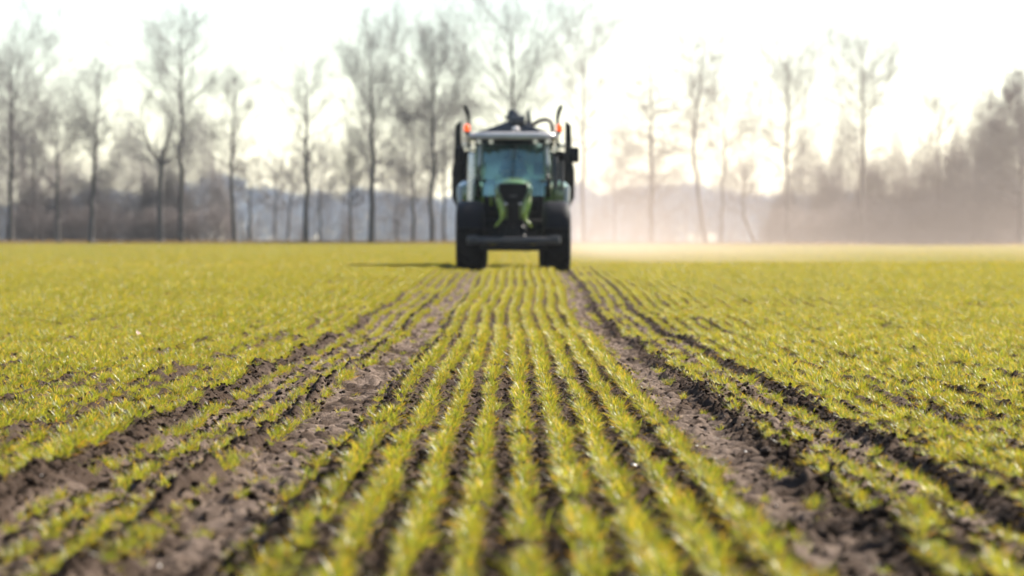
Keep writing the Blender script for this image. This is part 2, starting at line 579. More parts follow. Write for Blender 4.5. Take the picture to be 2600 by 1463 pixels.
ck = [lump('soil_crumb', 300 + i, M['soil'], 2) for i in range(6)]
n = 120000
d = 9 + 43 * rng.random(n) ** 1.7
u = rng.uniform(-1, 1, n) * (0.1335 * d + .6)
ph = np.round((u - ROW0) / ROW) * ROW + ROW0 + ROW * 0.5
mid = rng.random(n) < .7
u = np.where(mid & (np.abs(u) < 8), ph + rng.normal(0, .03, n), u)
edges = rng.choice([1.16, 1.2, -1.2, -1.75, 1.72, -1.8, -1.16, 1.12, 1.22], 7000) + rng.normal(0, .06, 7000)
d2 = rng.uniform(9, 60, 7000)
x = np.concatenate([u, edges]) ; d = np.concatenate([d, d2])
x = x + rshift(d)
drop = (np.abs(np.abs(x - rshift(d) - .02) - .98) < .15) & (rng.random(len(d)) < .75)
x = np.where(drop, x + .25, x)
size = 0.0040 + 0.0085 * rng.random(len(d)) ** 2 + 0.014 * (rng.random(len(d)) ** 14)
size[n:] *= 1.25
z = ground(x, d) + size * 0.25
scatter('soil_crumbs', np.stack([x, d, z], -1), rng.uniform(-.5, .5, (len(d), 3)) + np.stack([0 * d, 0 * d, rng.uniform(0, 6.28, len(d))], -1),
        size[:, None] * rng.uniform(.7, 1.3, (len(d), 3)), rng.integers(0, 6, len(d)), ck,
        'loose dark soil crumbs lying between the wheat rows and along the ruts', 'soil crumbs')
pk = [lump('pebble', 330 + i, M['stone'], 2, flat=.6) for i in range(4)]
n = 900
d = rng.uniform(9, 60, n); x = rng.uniform(-1, 1, n) * (0.1335 * d + 1)
size = 0.003 + 0.006 * rng.random(n) ** 3
scatter('pebbles', np.stack([x, d, ground(x, d) + size * .3], -1), rng.uniform(-.5, .5, (n, 3)), size[:, None] * rng.uniform(.7, 1.4, (n, 3)),
        rng.integers(0, 4, n), pk, 'tiny pale pebbles strewn over the soil', 'pebbles')

CLODS = [
    (382, 920, .030, 'dark soil clod in the green wheat left of the left ruts, below the brown leaf'),
    (440, 940, .028, 'small flat soil clod at the top of the far left dark ridge'),
    (571, 940, .026, 'knobbly soil clod on the ridge end beside the left ruts'),
    (61, 1103, .024, 'rounded soil clod at the left picture edge among yellow wheat'),
    (190, 1058, .024, 'pointed soil clod on the dark ridge near the left picture edge'),
    (158, 913, .026, 'low dark soil clod alone in the far left wheat'),
    (829, 987, .030, 'dark soil clod with a pointed top in the left rut'),
    (1836, 1020, .034, 'isolated round black clod in the right rut beside the sparse wheat'),
    (2223, 1259, .052, 'largest black clod, blurred, beside the right rut in the lower right'),
    (1940, 1150, .030, 'dark clod in the right rut midway between the round clod and the largest clod'),
    (2402, 1009, .034, 'dark lumpy clod in the wheat on the right side of the field'),
    (2554, 1031, .034, 'dark clod by the right picture edge between wheat rows'),
    (1732, 992, .030, 'small dark clod at the left side of the right rut'),
    (1134, 996, .024, 'wedge shaped black clod between the two wheat rows left of the middle row'),
    (1201, 972, .020, 'thin upright black clod between wheat rows, just above the wedge shaped clod'),
    (1199, 1009, .020, 'black clod in the gap two rows left of the middle wheat row'),
    (1484, 970, .020, 'small grey black clod two rows right of the middle wheat row'),
    (1656, 955, .020, 'small clod at the outermost wheat row beside the right rut'),
    (1408, 929, .018, 'tiny dark clod right of the middle row where the ground dips'),
    (1092, 1052, .024, 'flat dark clod between rows in the left half of the drilled strip'),
]
for i, (px, py, s_, lab) in enumerate(CLODS):
    o = lump('soil_clod', 400 + i, M['clod'], 3, link=True)
    p = at(px, py)
    o.location = p + Vector((0, 0, s_ * .42)); o.scale = (s_ * 1.15, s_, s_)
    o.rotation_euler = (0, 0, i * 1.3)
    tag(o, lab, 'clod', 'larger clods lying on the field')
STONES = [
    (1349, 897, .013, 'white flint chip in the gap right of the middle wheat row, farthest of them'),
    (1824, 925, .012, 'pale stone shining beside the sparse wheat right of the right rut'),
    (1204, 1154, .011, 'pale stone chip left of the middle wheat row, level with the blurred foreground'),
    (1552, 1093, .011, 'pale stone chip between rows right of the middle wheat row'),
    (425, 724, .05, 'bright white stone alone in the blurred green field left of the tractor'),
    (2386, 674, .06, 'pale rounded stone on the field crest at the far right'),
    (1610, 1190, .009, 'small bright stone three rows right of the middle row in the foreground'),
    (1725, 1440, .020, 'large white blurred stone at the bottom edge right of the middle'),
    (1499, 1196, .009, 'small bright stone one row right of the middle row in the foreground'),
]
for i, (px, py, s_, lab) in enumerate(STONES):
    o = lump('stone', 450 + i, M['stone'], 3, flat=.55, link=True)
    p = at(px, py)
    o.location = p + Vector((0, 0, s_ * .4)); o.scale = (s_ * 1.5, s_, s_)
    tag(o, lab, 'stone', 'pale stones on the field')
for i, (px, py, s_, lab) in enumerate([(348, 866, .05, 'curled brown dead leaf lying in the wheat on the left of the field'),
                                       (585, 882, .035, 'small reddish dead leaf lying in the wheat nearer the left ruts'),
                                       (2020, 962, .035, 'curled dark red dead leaf in the wheat right of the right rut')]):
    a = np.linspace(0, 1, 9)
    prof = np.sin(np.pi * a ** .8) * .42 * (1 + .18 * np.cos(a * 25))
    vs = []
    for t_, w_ in zip(a, prof):
        for sgn in (-1, -.5, 0, .5, 1):
            vs.append((sgn * w_, t_ - .5, .35 * abs(sgn) * w_ * 1.6 + .22 * (t_ - .3) ** 2 + .1))
    fs = [(r_ * 5 + c_, r_ * 5 + c_ + 1, r_ * 5 + c_ + 6, r_ * 5 + c_ + 5) for r_ in range(8) for c_ in range(4)]
    o = obj_np('dead_leaf', np.array(vs), [np.array(fs)], M['deadleaf'], smooth=True)
    sm = o.modifiers.new('thick', 'SOLIDIFY'); sm.thickness = .02
    o.scale = (s_, s_ * 1.3, s_); o.location = at(px, py, .05); o.rotation_euler = (.7, .3, i * 2 + .6)
    tag(o, lab, 'leaf', 'dead leaves on the field')


# ------------------------------------------------------------------ trees
def prisms(segs, k):
    """segs: array (n,8): p0 p1 r0 r1 -> verts, quads"""
    segs = np.asarray(segs, float)
    p0 = segs[:, :3]; p1 = segs[:, 3:6]; r0 = segs[:, 6]; r1 = segs[:, 7]
    ax = p1 - p0
    ax /= np.linalg.norm(ax, axis=1)[:, None] + 1e-9
    ref = np.where(np.abs(ax[:, 2:3]) > .9, np.array([[1., 0, 0]]), np.array([[0, 0, 1.]]))
    a = np.cross(ax, ref); a /= np.linalg.norm(a, axis=1)[:, None] + 1e-9
    b = np.cross(ax, a)
    th = np.arange(k) * 2 * np.pi / k
    ring = a[:, None, :] * np.cos(th)[None, :, None] + b[:, None, :] * np.sin(th)[None, :, None]
    v = np.concatenate([p0[:, None] + ring * r0[:, None, None], p1[:, None] + ring * r1[:, None, None]], 1)
    n = len(segs)
    base = (np.arange(n) * 2 * k)[:, None]
    q = np.concatenate([base + np.array([[i, (i + 1) % k, k + (i + 1) % k, k + i]]) for i in range(k)])
    return v.reshape(-1, 3), q


def grow(rg, out, p, dirv, ln, r, depth, spread, twig_r, upb):
    """recursive branch"""
    nseg = 4 if depth > 1 else (3 if depth == 1 else 2)
    st = ln / nseg
    d = dirv.copy()
    pts = [p.copy()]
    for i in range(nseg):
        d = d + rg.normal(0, .13, 3) + np.array([0, 0, upb])
        d /= np.linalg.norm(d)
        p2 = p + d * st
        rr0 = max(twig_r * .8, r * (1 - .75 * i / nseg)); rr1 = max(twig_r * .7, r * (1 - .75 * (i + 1) / nseg))
        out.append((*p, *p2, rr0, rr1))
        p = p2
        pts.append(p.copy())
        if depth > 0:
            for _ in range(rg.integers(1, 3) + (1 if depth == 2 else 0)):
                a = rg.normal(0, 1, 3); a -= d * a.dot(d); a /= np.linalg.norm(a) + 1e-6
                ang = rg.uniform(.45, 1.0) * spread
                nd = d * math.cos(ang) + a * math.sin(ang)
                q = p - d * st * rg.random()
                grow(rg, out, q, nd, ln * rg.uniform(.38, .62), max(twig_r, rr1 * .6), depth - 1, spread, twig_r, upb)


def bare_tree(seed, H, crown0, width, trunk_r, nbr, lean=0.0, fork=0.0, depth=3, twig=.0054, up=.05, shape='oval', bend=0.0):
    rg = np.random.default_rng(seed)
    trunk = []; crown = []
    n = 14
    p = np.array([0., 0, -.3]); pts = [p]
    for i in range(n):
        t = (i + 1) / n
        x = lean * H * t + bend * math.sin(t * 3.1) + rg.normal(0, .07) * (t > .2)
        pts.append(np.array([x, rg.normal(0, .06), -.3 + H * t]))
    rad = lambda t: trunk_r * (1 - .92 * t) ** .9 * (1 + .5 * max(0, .06 - t) / .06) + .012
    top_t = 1.0 if fork == 0 else fork
    for i in range(n):
        t0, t1 = i / n, (i + 1) / n
        if t0 >= top_t: break
        (trunk if t0 < crown0 + .35 else crown).append((*pts[i], *pts[i + 1], rad(t0), rad(t1)))
    if fork:
        k = int(fork * n)
        for j in range(3):
            a = (j - 1) * .42 + rg.normal(0, .08)
            dv = np.array([math.sin(a), rg.normal(0, .25), math.cos(a)]); dv /= np.linalg.norm(dv)
            grow(rg, crown, pts[k], dv, H * (1 - fork) * rg.uniform(.85, 1.05), rad(fork) * .75, depth + 0, .75, twig, .03)
    nbr = int(nbr * 1.25)
    for b in range(nbr):
        t = crown0 + (min(top_t, 1) - crown0) * ((b + rg.random()) / nbr) ** .9
        k = min(n - 1, int(t * n)); f = t * n - k
        q = pts[k] * (1 - f) + pts[k + 1] * f
        az = b * 2.4 + rg.normal(0, .5)
        tt = (t - crown0) / (1 - crown0)
        if shape == 'oval': pr = math.sin(math.pi * min(1, .18 + .78 * tt)) ** .8
        elif shape == 'cone': pr = 1.05 - .9 * tt
        elif shape == 'top': pr = .35 + .65 * math.sin(math.pi * min(1, tt * .85 + .1)) if tt > .35 else .3
        else: pr = .6
        ln = width * .76 * pr * rg.uniform(.7, 1.2)
        el = rg.uniform(.25, .8) + .45 * tt
        if shape == 'cone': el = rg.uniform(-.1, .35)
        dv = np.array([math.cos(az) * math.cos(el), math.sin(az) * math.cos(el), math.sin(el)])
        grow(rg, crown, q, dv, ln / max(.5, math.cos(el)) * .8, max(.018, rad(t) * .36), depth if tt < .84 else depth - 1, .85, twig, up)
    return trunk, crown


def build_tree(name, label, seed, px, basey, topy, D, group, kind='tree', mat_t='bark', mat_c='twig', **kw):
    sc_ = F_PX / D
    X_ = (px - 1300) / sc_
    zb = float(zbase(np.array([X_]), np.array([D]))[0])
    H = CAM_H + (HORIZ - topy) / sc_ - zb
    t = thing(name, label, 'tree', (X_, D, zb), 0, group)
    tr, cr = bare_tree(seed, H, **kw)
    v, q = prisms(tr, 7)
    obj_np('trunk', v, [q], M[mat_t], t, smooth=True)
    v, q = prisms(cr, 3)
    obj_np('crown', v, [q], M[mat_c], t)
    return len(cr)


G1 = 'bare trees along the field edge'
TREES = [
    # px, top, D, label, kwargs
    (28, 135, 345, 'large bare tree with dense wide twiggy crown at the left picture edge', dict(crown0=.28, width=11, trunk_r=.27, nbr=34, twig=.0056)),
    (88, 330, 352, 'slim bare tree with short crown just right of the large left edge tree', dict(crown0=.4, width=5, trunk_r=.15, nbr=14)),
    (147, 300, 340, 'low bushy bare tree with thick trunk and round crown, left of the leaning tree', dict(crown0=.36, width=7.5, trunk_r=.22, nbr=22, twig=.0056)),
    (230, 205, 338, 'bare tree leaning slightly right with a thick dark lower trunk and few thin top branches', dict(crown0=.34, width=6.2, trunk_r=.28, nbr=16, lean=.05)),
    (408, 215, 338, 'broad bare tree forking halfway up into three spreading limbs', dict(crown0=.45, width=8, trunk_r=.30, nbr=8, fork=.56)),
    (460, 68, 342, 'tallest slender bare tree in the left half, right beside the forked tree', dict(crown0=.42, width=7.5, trunk_r=.26, nbr=26, shape='oval')),
    (598, 190, 345, 'thin crooked bare tree with sparse narrow crown, right of the tallest left tree', dict(crown0=.32, width=5, trunk_r=.24, nbr=18, bend=-.35)),
    (636, 430, 348, 'short dark bare tree with a stubby crown close behind the crooked tree', dict(crown0=.5, width=3.6, trunk_r=.18, nbr=10)),
    (700, 440, 372, 'short thin bare tree standing before the bluish far wood, left of the pair', dict(crown0=.45, width=3.2, trunk_r=.12, nbr=10)),
    (728, 430, 376, 'short thin bare tree with twin leaning stems before the bluish far wood', dict(crown0=.4, width=4, trunk_r=.12, nbr=12, lean=.08)),
    (777, 185, 344, 'straight tall bare tree with a small tufted crown left of the middle gap', dict(crown0=.40, width=6, trunk_r=.26, nbr=20, shape='top')),
    (812, 400, 362, 'slender low bare tree in the shade of the straight tall tree', dict(crown0=.35, width=5.5, trunk_r=.12, nbr=16)),
    (890, 395, 350, 'small bare tree with a round egg shaped twiggy crown', dict(crown0=.42, width=3.6, trunk_r=.17, nbr=24, twig=.0056)),
    (944, 112, 342, 'tall bare tree with thick dark trunk and wide airy crown left of the tractor', dict(crown0=.30, width=8.5, trunk_r=.31, nbr=22, up=.12)),
    (1008, 440, 365, 'thin bare tree with low sparse crown between the two tall trees left of the tractor', dict(crown0=.3, width=5.5, trunk_r=.10, nbr=16)),
    (1050, 300, 352, 'twiggy bare tree of middle height left of the twin stems beside the tractor', dict(crown0=.25, width=7, trunk_r=.17, nbr=28, twig=.0056)),
    (1098, 108, 344, 'tall densely twigged bare tree closest to the left side of the tractor', dict(crown0=.28, width=7.5, trunk_r=.24, nbr=38, twig=.0056)),
    (1128, 250, 350, 'thin bare tree partly hidden by the left edge of the tractor', dict(crown0=.35, width=5, trunk_r=.15, nbr=16)),
    (1302, 62, 346, 'wide spreading bare tree rising right behind the tractor cab', dict(crown0=.40, width=14, trunk_r=.27, nbr=26, twig=.0056)),
    (1482, 88, 346, 'slender bare tree with tufted top just right of the tractor', dict(crown0=.45, width=6, trunk_r=.17, nbr=18, shape='top')),
    (1654, 140, 346, 'upright bare tree with conical crown and long low side branches in the dust', dict(crown0=.16, width=8.5, trunk_r=.23, nbr=34, shape='cone')),
    (1560, 420, 370, 'short faint bare tree in the thickest dust right of the tractor', dict(crown0=.3, width=5, trunk_r=.12, nbr=14)),
    (1795, 112, 348, 'tall bare tree whose curved trunk sways left and then up', dict(crown0=.42, width=6, trunk_r=.21, nbr=20, bend=-1.1)),
    (1832, 230, 352, 'leaning bare tree with thin crown right beside the curved tree', dict(crown0=.42, width=5.5, trunk_r=.15, nbr=14, lean=.03)),
    (1999, 152, 346, 'bare tree with irregular one sided crown left of the right hand wood', dict(crown0=.34, width=6.5, trunk_r=.21, nbr=20)),
    (1925, 440, 356, 'small bare tree with strongly leaning bent trunk near the pale gap', dict(crown0=.4, width=5, trunk_r=.2, nbr=14, lean=-.18, bend=-.8)),
    (2190, 110, 346, 'tall bare tree with tufted crown rising out of the right hand wood', dict(crown0=.46, width=7.5, trunk_r=.22, nbr=22, shape='oval', twig=.0056)),
    (2383, 250, 358, 'faint slim bare tree above the shrubs in the right hand wood', dict(crown0=.5, width=4, trunk_r=.12, nbr=12)),
    (2592, 170, 345, 'dense dark tree cut by the right picture edge', dict(crown0=.2, width=8, trunk_r=.3, nbr=44, twig=.011, shape='cone')),
]
tot = 0
for i, (px, top, D, lab, kw) in enumerate(TREES):
    tot += build_tree('bare_tree', lab, 900 + i * 7, px, 612, top, D, G1, **kw)
print('twigs', tot)


def thicket_mesh(seed, W, H, n_stems, n_twigs, mat, tw=.022):
    rg = np.random.default_rng(seed)
    segs = []
    hh = lambda x: H * max(.15, 1 - (abs(x) / (W * .5)) ** 2.4) ** .5 * .9
    for _ in range(n_stems):
        x = rg.uniform(-.46, .46) * W; y = rg.uniform(-1.6, 1.6)
        p = np.array([x, y, -.2]); h = hh(x) * rg.uniform(.5, 1.22)
        lx = rg.normal(0, .09)
        for k in range(5):
            p2 = p + np.array([lx * h / 5 + rg.normal(0, .08), rg.normal(0, .08), h / 5])
            segs.append((*p, *p2, .05 * (1 - k / 6), .05 * (1 - (k + 1) / 6)))
            p = p2
    x = rg.uniform(-.5, .5, n_twigs) * W
    y = rg.normal(0, .9, n_twigs)
    lob = [(rg.uniform(-.3, .3) * W if i_ else 0, rg.uniform(.22, .34) * W if i_ else .5 * W, rg.uniform(.6, 1) if i_ else .72) for i_ in range(4)]
    loc = H * np.max([h_ * np.sqrt(np.maximum(.01, 1 - ((x - c_) / w_) ** 2)) for c_, w_, h_ in lob], 0) * (1 + .10 * np.sin(x * 1.1 + seed) + .03 * np.sin(x * 2.9 + 2 * seed))
    z = loc * rg.random(n_twigs) ** .7 * rg.uniform(.82, 1.2, n_twigs)
    ln = rg.uniform(.25, .7, n_twigs)
    az = rg.normal(0, .5, n_twigs); el = rg.normal(.9, .5, n_twigs)
    dx = np.cos(el) * np.sign(rg.random(n_twigs) - .5) * np.cos(az) * ln
    dy = np.cos(el) * np.sin(az) * ln
    dz = np.sin(el) * ln
    tws = np.stack([x, y, z, x + dx, y + dy, z + dz, np.full(n_twigs, tw), np.full(n_twigs, tw * .4)], -1)
    v, q = prisms(np.concatenate([np.array(segs), tws]), 3)
    o = obj_np('shrub', v, [q], M[mat], parent=False)
    return o.data


TH = [thicket_mesh(1, 7, 6, 34, 5200, 'twig', .015), thicket_mesh(2, 9, 7, 46, 7800, 'twig', .015), thicket_mesh(3, 6, 4.2, 30, 3600, 'twig_red', .015), thicket_mesh(4, 10, 6.2, 50, 7200, 'twig_red', .015), thicket_mesh(5, 8, 6, 16, 1700, 'twig', .014)]
TW = [7, 9, 6, 10, 8]; THH = [6, 7, 4.2, 6.2, 6]
SHRUBS = [
    # px centre, width px, top y, D, mesh, label
    (20, 190, 380, 356, 1, 'tall dense grey shrub at the left picture edge under the large tree'),
    (120, 150, 445, 358, 3, 'reddish grey shrub right of the tall left edge shrub'),
    (205, 150, 470, 360, 0, 'grey shrub around the foot of the leaning bare tree'),
    (325, 190, 398, 362, 1, 'big domed grey shrub left of the forked tree'),
    (420, 150, 440, 366, 0, 'grey shrub behind the forked tree trunk'),
    (505, 170, 382, 364, 1, 'big domed grey shrub right of the tallest left tree'),
    (130, 200, 520, 350, 2, 'low reddish undergrowth shrub in front at the far left'),
    (330, 230, 520, 352, 2, 'low reddish undergrowth shrub below the big domed shrub'),
    (480, 200, 525, 352, 2, 'low undergrowth shrub at the foot of the tallest left tree'),
    (700, 130, 500, 380, 4, 'thin grey shrub under the short thin trees'),
    (830, 120, 440, 372, 4, 'grey shrub right of the straight tall tree'),
    (1060, 130, 470, 380, 4, 'grey shrub left of the tractor under the twiggy tree'),
    (1600, 190, 430, 372, 4, 'dusty shrub left of the conical tree'),
    (1700, 170, 420, 366, 4, 'dusty shrub right of the conical tree'),
    (1870, 190, 430, 370, 4, 'dusty shrub beside the leaning tree'),
    (2050, 190, 428, 356, 1, 'rounded shrub at the left end of the right hand wood'),
    (2150, 180, 385, 360, 1, 'tall domed shrub below the tall tree in the right hand wood'),
    (2245, 170, 400, 358, 3, 'brownish shrub in the middle of the right hand wood'),
    (2330, 170, 430, 362, 0, 'lower shrub in the dip of the right hand wood'),
    (2400, 170, 388, 358, 3, 'brownish domed shrub right of the dip in the right hand wood'),
    (2500, 190, 335, 356, 1, 'high shrub stepping up towards the right picture edge'),
    (2580, 200, 290, 354, 1, 'highest darkest shrub at the right picture edge'),
    (60, 170, 300, 366, 4, 'tall thin stemmed shrub rising behind the shrubs at the left picture edge'),
    (180, 170, 400, 368, 4, 'thin stemmed shrub between the bushy tree and the leaning tree'),
    (270, 160, 375, 370, 4, 'thin stemmed shrub right behind the leaning tree'),
    (380, 170, 385, 370, 4, 'thin stemmed shrub left behind the forked tree'),
    (540, 150, 405, 372, 4, 'thin stemmed shrub at the right end of the left hand wood'),
    (960, 170, 470, 378, 4, 'thin stemmed shrub behind the thick trunked tall tree left of the tractor'),
    (2010, 150, 440, 362, 4, 'thin stemmed shrub at the dusty left end of the right hand wood'),
    (2110, 170, 400, 366, 4, 'thin stemmed shrub behind the rounded shrub of the right hand wood'),
    (2300, 180, 360, 368, 4, 'thin stemmed shrub above the dip of the right hand wood'),
    (2460, 180, 310, 366, 4, 'thin stemmed shrub behind the high right hand shrubs'),
    (2550, 170, 240, 366, 4, 'tallest thin stemmed shrub by the dense dark right edge tree'),
    (2080, 220, 520, 346, 2, 'low front shrub at the left foot of the right hand wood'),
    (2270, 220, 510, 346, 2, 'low front shrub at the middle foot of the right hand wood'),
    (2450, 240, 500, 346, 2, 'low front shrub at the right foot of the right hand wood'),
]
for px, wpx, top, D, mi, lab in SHRUBS:
    sc_ = F_PX / D
    x_ = (px - 1300) / sc_
    zb = float(zbase(np.array([x_]), np.array([D]))[0])
    H = CAM_H + (HORIZ - top) / sc_ - zb
    o = bpy.data.objects.new('shrub', TH[mi])
    COL.objects.link(o)
    o.location = (x_, D, zb)
    o.scale = (wpx / sc_ / TW[mi] * 1.1, 1.2, H / THH[mi] * (1.22 if mi in (0, 1, 3) else 1.0))
    o.rotation_euler = (0, 0, 0 if (px // 10) % 2 else math.pi)
    tag(o, lab, 'shrub', 'leafless shrubs along the field edge')

# grass verge and far wood
n = 42000
x = rng.uniform(-62, 62, n); y = rng.uniform(335, 350, n)
v, q, t_, c = blades(np.stack([x, y, zbase(x, y)], -1) * np.array([1, 1, 0]), rng.uniform(0, 6.28, n), np.abs(rng.normal(.3, .2, n)),
                     rng.uniform(.15, .55, n), np.full(n, .03), np.array([[.075, .06, .042]]) * rng.uniform(.6, 1.2, (n, 1)), 2, rng)
v[:, 2] += np.repeat(zbase(x, y), 5)
o = obj_np('rough_grass', v, [q, t_], M['leaf'], attr={'col': c})
tag(o, 'dry brown grass along the foot of the trees', 'grass', kind='stuff')

n = 60000
rg = np.random.default_rng(77)
x = rg.uniform(-390, 390, n); y = rg.uniform(1950, 2100, n)
hh = 26 + 3.6 * np.sin(x * .031) + 2.5 * np.sin(x * .08 + 1) + 7 * vn(x * .11, x * 0, 61)
z = 1.6 + hh * rg.random(n) ** .8
ln = rg.uniform(1.7, 5.6, n)
el = rg.normal(1.2, .35, n); sg = np.sign(rg.random(n) - .5)
gap = ((x > -156) & (x < -145) & (z < 18)) | ((x > 91) & (x < 108) & (z < 11))
z = np.where(gap & (rg.random(n) < .9), 18 + 5 * rg.random(n), z)
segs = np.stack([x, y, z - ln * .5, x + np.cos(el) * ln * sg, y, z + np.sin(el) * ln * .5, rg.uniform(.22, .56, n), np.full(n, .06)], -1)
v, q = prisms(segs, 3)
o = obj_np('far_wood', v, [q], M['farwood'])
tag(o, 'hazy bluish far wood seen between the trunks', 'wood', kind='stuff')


# ------------------------------------------------------------------ solid builder
class MB:
    def __init__(self): self.bm = bmesh.new()

    def _merge(self, bm2):
        me = bpy.data.meshes.new('tmp'); bm2.to_mesh(me); bm2.free()
        self.bm.from_mesh(me); bpy.data.meshes.remove(me)

    def box(self, c, s, bevel=.015, rot=None, taper=(1, 1), seg=2):
        b = bmesh.new()
        bmesh.ops.create_cube(b, size=1)
        for v in b.verts:
            k = taper if v.co.z > 0 else (1, 1)
            v.co = Vector((v.co.x * s[0] * k[0], v.co.y * s[1] * k[1], v.co.z * s[2]))
        if bevel > 0:
            bmesh.ops.bevel(b, geom=b.edges[:], offset=min(bevel, min(s) * .45), segments=seg, affect='EDGES', profile=.5)
        if rot: bmesh.ops.rotate(b, verts=b.verts, matrix=Euler(rot).to_matrix())
        bmesh.ops.translate(b, verts=b.verts, vec=Vector(c))
        self._merge(b)
        return self

    def tube(self, pts, r, n=12, cap=True):
        pts = [Vector(p) for p in pts]
        if not isinstance(r, (list, tuple)): r = [r] * len(pts)
        b = bmesh.new(); rings = []
        up = Vector((0, 0, 1))
        for i, p in enumerate(pts):
            d = (pts[min(i + 1, len(pts) - 1)] - pts[max(i - 1, 0)]).normalized()
            a = d.cross(up)
            if a.length < 1e-3: a = d.cross(Vector((0, 1, 0)))
            a.normalize(); c = d.cross(a).normalized()
            rx, ry = r[i] if isinstance(r[i], (list, tuple)) else (r[i], r[i])
            rings.append([b.verts.new(p + a * math.cos(t * 2 * math.pi / n) * rx + c * math.sin(t * 2 * math.pi / n) * ry) for t in range(n)])
        for i in range(len(rings) - 1):
            for t in range(n):
                b.faces.new((rings[i][t], rings[i][(t + 1) % n], rings[i + 1][(t + 1) % n], rings[i + 1][t]))
        if cap:
            b.faces.new(rings[0][::-1]); b.faces.new(rings[-1])
        bmesh.ops.recalc_face_normals(b, faces=b.faces)
        self._merge(b)
        return self

    def lathe(self, prof, c, axis='X', n=40, closed=True):
        """prof: (axial, radius)"""
        b = bmesh.new(); rings = []
        for h, r in prof:
            ring = []
            for t in range(n):
                a = 2 * math.pi * t / n
                if axis == 'X': v = (h, r * math.cos(a), r * math.sin(a))
                elif axis == 'Y': v = (r * math.cos(a), h, r * math.sin(a))
                else: v = (r * math.cos(a), r * math.sin(a), h)
                ring.append(b.verts.new(Vector(v) + Vector(c)))
            rings.append(ring)
        m = len(rings)
        for i in range(m if closed else m - 1):
            for t in range(n):
                b.faces.new((rings[i][t], rings[i][(t + 1) % n], rings[(i + 1) % m][(t + 1) % n], rings[(i + 1) % m][t]))
        if not closed:
            b.faces.new(rings[0]); b.faces.new(rings[-1])
        bmesh.ops.recalc_face_normals(b, faces=b.faces)
        self._merge(b)
        return self

    def plate(self, poly, y0, y1, bevel=.01):
        """polygon in XZ extruded along Y"""
        b = bmesh.new()
        f = b.faces.new([b.verts.new((x, y0, z)) for x, z in poly])
        r = bmesh.ops.extrude_face_region(b, geom=[f])
        for v in [e for e in r['geom'] if isinstance(e, bmesh.types.BMVert)]: v.co.y = y1
        bmesh.ops.recalc_face_normals(b, faces=b.faces)
        if bevel > 0:
            bmesh.ops.bevel(b, geom=b.edges[:], offset=bevel, segments=2, affect='EDGES', profile=.5)
        self._merge(b)
        return self

    def loft(self, rings, cap=True):
        b = bmesh.new()
        R_ = [[b.verts.new(p) for p in ring] for ring in rings]
        n = len(R_[0])
        for i in range(len(R_) - 1):
            for t in range(n):
                b.faces.new((R_[i][t], R_[i][(t + 1) % n], R_[i + 1][(t + 1) % n], R_[i + 1][t]))
        if cap:
            b.faces.new(R_[0][::-1]); b.faces.new(R_[-1])
        bmesh.ops.recalc_face_normals(b, faces=b.faces)
        self._merge(b)
        return self

    def build(self, name, mat, parent=None, smooth=True, angle=40):
        me = bpy.data.meshes.new(name)
        self.bm.to_mesh(me); self.bm.free()
        me.materials.append(mat)
        o = bpy.data.objects.new(name, me)
        COL.objects.link(o)
        if parent: o.parent = parent
        if smooth:
            me.polygons.foreach_set('use_smooth', np.ones(len(me.polygons), bool))
            me.set_sharp_from_angle(angle=R(angle))
        return o


M['green'] = pmat('body green', (0.085, 0.17, 0.045), 0.2, 0, .12, 4, dust=.3, coat=1.0)
M['lime'] = pmat('bright lime green', (0.22, 0.31, 0.015), 0.28, 0, .1, 4, dust=.2, coat=.6)
M['dark'] = pmat('dark metal', (0.007, 0.007, 0.008), 0.5, .05, .3, 8, dust=.05)
M['grey'] = pmat('grey steel', (0.03, 0.03, 0.036), 0.45, .3, .2, 8, dust=.2)
M['black'] = pmat('black plastic', (0.005, 0.005, 0.007), 0.45, 0, .3, 8, dust=.02)
M['rubber'] = pmat('tyre rubber', (0.006, 0.0055, 0.006), 0.8, 0, .3, 12, dust=.25, dustcol=(.03, .023, .019))
M['roof'] = pmat('roof paint with catch-light', (0.55, 0.51, 0.48), 0.25, 0, .1, 4, dust=.2, coat=.5)  # paint made paler to carry the catch-light along the roof edge
M['chrome'] = pmat('brushed steel pipe', (0.55, 0.52, 0.48), 0.28, .9, .1, 8)
M['sheen'] = pmat('pale cab pillar', (0.40, 0.42, 0.40), 0.25, 0, .1, 6, coat=.4)  # pale tone carries the sky's reflection on pillars and fender shoulders
M['lampglass'] = pmat('lamp glass', (0.5, 0.48, 0.45), 0.1, .7, .1, 20)
M['tankpaint'] = pmat('dark tank paint', (0.016, 0.014, 0.014), 0.4, .1, .3, 3, dust=.3, dustcol=(.05, .04, .03))
M['arm'] = pmat('blue grey arm paint', (0.045, 0.047, 0.06), 0.4, .2, .2, 5, dust=.15)
M['hose'] = pmat('brown rubber hose', (0.14, 0.10, 0.08), 0.55, 0, .2, 8)
M['skin'] = pmat('skin', (0.45, 0.27, 0.19), 0.5, 0, .08, 20)
M['cloth'] = pmat('dark blue work shirt', (0.03, 0.04, 0.07), 0.8, 0, .2, 20)
M['hair'] = pmat('dark hair', (0.03, 0.02, 0.015), 0.6, 0, .2, 40)
M['rimpaint'] = pmat('rim paint', (0.10, 0.105, 0.11), 0.4, .4, .2, 6, dust=.4)
m, nt, p = node_mat('orange lamp cover')
p.inputs['Base Color'].default_value = (.9, .12, .005, 1); p.inputs['Roughness'].default_value = .2
p.inputs['Transmission Weight'].default_value = .35; p.inputs['Subsurface Weight'].default_value = .4
p.inputs['Subsurface Radius'].default_value = (.05, .02, .01)
p.inputs['Emission Color'].default_value = (1, .13, .01, 1); p.inputs['Emission Strength'].default_value = .2
M['beacon'] = m
m, nt, p = node_mat('tinted glass')
nt.nodes.remove(p)
